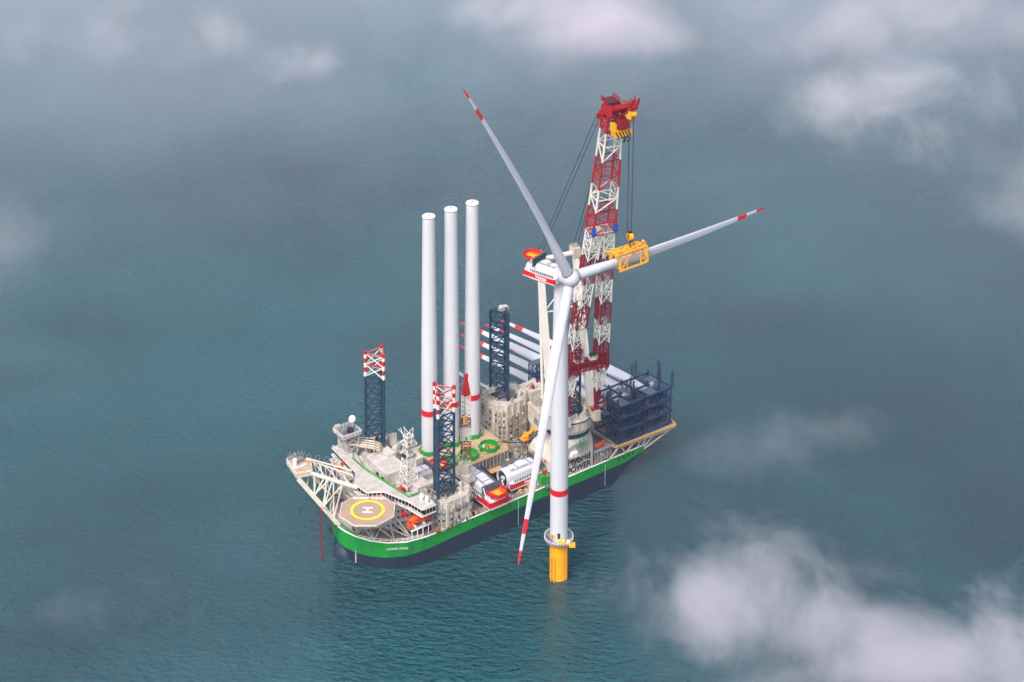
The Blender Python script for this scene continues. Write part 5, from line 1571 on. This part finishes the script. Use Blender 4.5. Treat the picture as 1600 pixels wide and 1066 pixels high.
    c0, c1 = Vector((axis(208), 0, 208)), Vector((axis(213), 0, 213))
    [h.box((axis(210.5) + 1, sy * 4.0, 210.2), (9.5, .7, 3.8), CRANE_HEAD, mx=Matrix.Rotation(R(-10), 4, 'Y')) for sy in (-1, 1)]; h.box((axis(210.5) - .5, 0, 209.6), (5.0, 6.6, 2.6), CRANE_RED, mx=Matrix.Rotation(R(-10), 4, 'Y')); [h.tube((axis(210) - 3 + k * 1.6, -4, 211.6), (axis(210) - 3 + k * 1.6, 4, 211.6), .3, CRANE_HEAD, 5) for k in range(5)]
    0 and h.add([Vector(q0[3]).lerp(Vector(q0[2]), .05), Vector(q0[3]).lerp(Vector(q0[2]), .95), Vector(q1[3]).lerp(Vector(q1[2]), .95), Vector(q1[3]).lerp(Vector(q1[2]), .05)], [(0, 1, 2, 3)], CRANE_RED)
    h.tube((35.2, -4.6, 205), (35.2, 4.6, 205), 1.2, CRANE_HEAD, 10); h.tube((38, -4.2, 208), (35.2, -4.2, 205), 1.2, CRANE_HEAD, 6); h.tube((38, 4.2, 208), (35.2, 4.2, 205), 1.2, CRANE_HEAD, 6)
    for k in range(7): h.tube((36 + k * 1.0, -2.5, 213.0), (36 + k * 1.0, 2.8, 213.2), .55, CRANE_RED if k % 2 else DARK, 8)
    for k in range(6): h.tube((36 + k * 1.2, -3, 212.6), (36 + k * 1.2, -3 , 215.2), .2, CRANE_HEAD, 4); h.tube((36 + k * 1.2, 3, 212.6), (36 + k * 1.2, 3, 215.4), .2, CRANE_HEAD, 4)
    h.poly([(35.5, -3, 215), (42.5, -3, 215.3), (42.5, 3, 215.3), (35.5, 3, 215)], .15, CRANE_HEAD, 4)
    ho = cpart(h, "boom_head")
    jb = MB()
    for y in (-1.9, 1.9):
        jb.tube((43, y, 210.5), (60, y * .8, 218.5), 1.35, CRANE_HEAD, 4, .9)
    jb.tube((44, 0, 206.5), (60, 0, 216.5), .45, CRANE_HEAD, 5)
    for x_ in (47, 51, 55, 59): jb.tube((x_, -1.8, 211.5 + (x_ - 43) * .45), (x_, 1.8, 211.5 + (x_ - 43) * .45), .5, CRANE_HEAD, 5)
    jb.tube((59.6, -1.6, 217.6), (59.6, 1.6, 217.6), 1.7, CRANE_HEAD, 14)
    jb.rail([(53, -2.2, 217), (61.5, -2.2, 219.5), (61.5, 2.2, 219.5), (53, 2.2, 217)], 1.5, .14, CRANE_HEAD, 1.5)
    jb.tube((61, 1.6, 218), (62.4, 1.8, 222), .35, CRANE_RED, 4); jb.tube((61, -1.6, 218), (62.4, -1.4, 221.5), .35, CRANE_RED, 4); jb.tube((57, 1.8, 218), (57.2, 2.6, 221.4), .25, CRANE_RED, 4)
    cpart(jb, "jib")
    yb = MB()
    yb.tube((59.2, -1.5, 213.8), (59.2, 1.5, 213.8), 1.5, YOKE, 10); yb.box((58.0, 0, 212.4), (1.8, 3.6, 1.8), YOKE); yb.box((59.4, -.6, 211.4), (1.0, 1.2, 2.2), RUST); yb.tube((60.4, -1.5, 212.2), (60.4, -1.5, 214.8), .5, YOKE, 6)
    cpart(yb, "jib_sheave_block")
    mb_ = MB()
    mb_.box((48.5, .5, 206.0), (6.4, 5.2, 3.6), CRANE_RED); mb_.tube((48, -2.6, 205.5), (48, 3.4, 205.5), 2.0, DARK, 14)
    cpart(mb_, "main_sheaves")
    k = MB()
    k.box((48.5, .6, 201.6), (4.0, 8.6, 3.0), YOKE)
    for q in range(5): k.box((50.52, -2.6 + q * 1.55, 201.4), (.1, .6, 2.9), BLACK, mx=Matrix.Rotation(R(30), 4, 'X'))
    k.bb(47, 50, -4.4, -2.6, 202.5, 206.2, YOKE)
    for y in (0, 2.2):
        for q in range(7):
            a0, a1 = R(-90 + q * 40), R(-50 + q * 40)
            if q < 5: k.tube((48.5, y + 1.3 + 1.3 * math.cos(a0), 197.8 + 1.3 * math.sin(a0)), (48.5, y + 1.3 + 1.3 * math.cos(a1), 197.8 + 1.3 * math.sin(a1)), .35, BLACK, 5)
        k.tube((48.5, y + 1, 198.6), (48.5, y + .6, 200.4), .5, NAVY, 6)
    cpart(k, "main_hook_block")
    # pendants
    for sy in (-1, 1):
        pn = MB()
        for dy in (-1.1, 1.1):
            pn.tube((35.0, sy * 4.0 + dy, 205), (-12.6, sy * 9.6 + dy, 119.5), .17, CABLE, 5)
        cpart(pn, "pendant_cable")
    # hoist rope
    rp = MB()
    for dx, dy, top in ((0, -.1, 216), (2.2, .6, 217)):
        rp.tube((58.6 + (dx - 1) * .4, -.9 + dy * 2.2, 158), (58.6 + dx * .6, -.9 + dy * 2.2, 214), .2, CABLE, 4)
    cpart(rp, "hoist_rope")
    hk = MB()
    hk.tube((58.8, -1.0, 156.4), (58.8, .8, 156.4), 1.9, YOKE, 14); hk.box((58.8, -.1, 157.6), (1.6, 1.7, 2.2), BLACK); hk.tube((58.8, -1.02, 156.4), (58.8, .82, 156.4), .6, BLACK, 8)
    for q in range(3): hk.box((58.8, -.1, 155.2 + q * 1.2), (3.3 - abs(q - 1) * .4, 1.95, .35), BLACK, mx=Matrix.Rotation(R(30), 4, 'Y'))
    hk.tube((58.8, -.1, 152.6), (58.8, -.1, 154.8), .3, BLACK, 6)
    for q in range(5):
        a0, a1 = R(-100 + q * 50), R(-50 + q * 50)
        hk.tube((58.8 + .7 * math.cos(a0), -.1, 152 + .7 * math.sin(a0)), (58.8 + .7 * math.cos(a1), -.1, 152 + .7 * math.sin(a1)), .22, BLACK, 5)
    cpart(hk, "hook_block")
main_crane()

# ================================================================== HAZE AND CLOUD
def haze():
    b = MB(); b.bb(-6100, 6100, -5100, 7100, -1.0, 600, GREY)
    o = b.build("haze")
    o.data.materials.clear()
    m = bpy.data.materials.new("haze_air"); m.use_nodes = True
    n = m.node_tree.nodes; n.clear()
    out = n.new("ShaderNodeOutputMaterial"); v = n.new("ShaderNodeVolumePrincipled")
    v.inputs["Color"].default_value = (.86, .88, .97, 1); v.inputs["Density"].default_value = .00004; v.inputs["Anisotropy"].default_value = .2
    m.node_tree.links.new(v.outputs[0], out.inputs["Volume"])
    o.data.materials.append(m)
    tag(o, "thin pale haze filling the air over the sea", "haze", kind="stuff")
haze()

def cloud(loc, r, dens, seed, scale, label, lo=.42, hi=.75, rz=0.0, tint=(1.0, .945, 1.0, 1), det=7):
    """wispy cloud: an ellipsoid of air whose density follows 3D noise and thins out towards its rim"""
    m = bpy.data.materials.new("cloud_vapour"); m.use_nodes = True
    n = m.node_tree.nodes; l = m.node_tree.links; n.clear()
    out = n.new("ShaderNodeOutputMaterial"); v = n.new("ShaderNodeVolumePrincipled")
    v.inputs["Color"].default_value = tint; v.inputs["Anisotropy"].default_value = .25
    tc = n.new("ShaderNodeTexCoord")
    ln = n.new("ShaderNodeVectorMath"); ln.operation = 'LENGTH'; l.new(tc.outputs["Object"], ln.inputs[0])
    fo = n.new("ShaderNodeMapRange"); fo.interpolation_type = 'SMOOTHSTEP'
    fo.inputs["From Min"].default_value = 1.0; fo.inputs["From Max"].default_value = .1; fo.inputs["To Min"].default_value = 0; fo.inputs["To Max"].default_value = 1
    l.new(ln.outputs["Value"], fo.inputs["Value"])
    mp = n.new("ShaderNodeMapping"); mp.inputs["Location"].default_value = (seed * 3.1, seed * 1.7, seed); mp.inputs["Scale"].default_value = (r[0] / 100, r[1] / 100, r[2] / 100)
    l.new(tc.outputs["Object"], mp.inputs[0])
    nz = n.new("ShaderNodeTexNoise"); nz.inputs["Scale"].default_value = scale; nz.inputs["Detail"].default_value = det; nz.inputs["Roughness"].default_value = .66; nz.inputs["Distortion"].default_value = .35
    l.new(mp.outputs[0], nz.inputs["Vector"])
    # density rises where the stretched noise plus the fall-off from the middle is high: ragged rim, holes inside
    sb = n.new("ShaderNodeMath"); sb.operation = 'MULTIPLY_ADD'; l.new(nz.outputs["Fac"], sb.inputs[0]); sb.inputs[1].default_value = 4.6; sb.inputs[2].default_value = -2.75
    ad = n.new("ShaderNodeMath"); ad.operation = 'ADD'; l.new(fo.outputs[0], ad.inputs[0]); l.new(sb.outputs[0], ad.inputs[1])
    mr = n.new("ShaderNodeMapRange"); mr.interpolation_type = 'SMOOTHSTEP'
    mr.inputs["From Min"].default_value = lo; mr.inputs["From Max"].default_value = hi; mr.inputs["To Max"].default_value = dens
    l.new(ad.outputs[0], mr.inputs["Value"]); fm = n.new("ShaderNodeMath"); fm.operation = 'MULTIPLY'; l.new(mr.outputs[0], fm.inputs[0]); l.new(fo.outputs[0], fm.inputs[1]); l.new(fm.outputs[0], v.inputs["Density"])
    l.new(v.outputs[0], out.inputs["Volume"])
    b = MB(); nU, nV = 24, 12; vs = []
    for i in range(nV + 1):
        ph = PI * i / nV
        for j in range(nU):
            th = 2 * PI * j / nU; vs.append((math.sin(ph) * math.cos(th), math.sin(ph) * math.sin(th), math.cos(ph)))
    b.add(vs, [(i * nU + j, (i + 1) * nU + j, (i + 1) * nU + (j + 1) % nU, i * nU + (j + 1) % nU) for i in range(nV) for j in range(nU)], GREY)
    o = b.build("cloud")
    o.data.materials.clear(); o.data.materials.append(m)
    o.location = loc; o.scale = r; o.rotation_euler = (0, 0, rz)
    tag(o, label, "cloud", kind="stuff")
FOG = (.88, .93, 1.0, 1)
cloud((45, -281, 180), (80, 60, 20), .11, 3, 2.7, "dense white head of the cloud drifting low over the sea at the bottom right", .0, 1.5, det=9)
cloud((108, -302, 178), (130, 72, 20), .10, 4, 2.2, "long ragged trail of thin cloud filling the bottom right corner", -.1, 1.4, det=9)
cloud((126, -60, 250), (88, 108, 20), .085, 8, 2.2, "soft white cloud patch at the upper right", .0, 1.5, det=9)
cloud((4, 22, 255), (100, 100, 20), .12, 12, 2.1, "pale pinkish cloud patch at the top centre", -.05, 1.5, det=9)
cloud((-112, -28, 250), (52, 42, 13), .06, 5, 2.8, "small pale cloud wisp left of the top centre", .05, 1.5, det=9)
cloud((-195, 18, 250), (130, 85, 20), .05, 17, 1.8, "faint broad cloud veil in the top left corner", -.1, 1.5)
cloud((150, 40, 250), (160, 130, 24), .05, 23, 1.7, "broad thin cloud veil over the top right", -.1, 1.5)
cloud((190, -130, 235), (80, 130, 18), .035, 25, 2.0, "thin cloud veil down the right edge", -.1, 1.5)
cloud((0, 1000, 35), (1700, 1050, 50), .0085, 29, .3, "wide bank of thin sea fog lying on the far water", -1.3, .9, tint=FOG)
cloud((560, 150, 30), (480, 560, 40), .0045, 37, .4, "low thin sea fog on the water to the right", -.7, 1.0, tint=FOG)
cloud((-560, 240, 30), (480, 560, 40), .004, 39, .4, "low thin sea fog on the water to the left", -.7, 1.0, tint=FOG)
cloud((-205, -150, 230), (50, 70, 16), .015, 31, 2.4, "thin grey cloud wisp at the left edge", .0, 1.5)
cloud((80, -148, 150), (74, 44, 14), .022, 41, 2.6, "faint cloud wisp right of the stern, over the sea", .0, 1.5)
cloud((-158, -212, 130), (62, 36, 12), .012, 47, 2.6, "faint cloud wisp below the bow at the lower left", .0, 1.5)
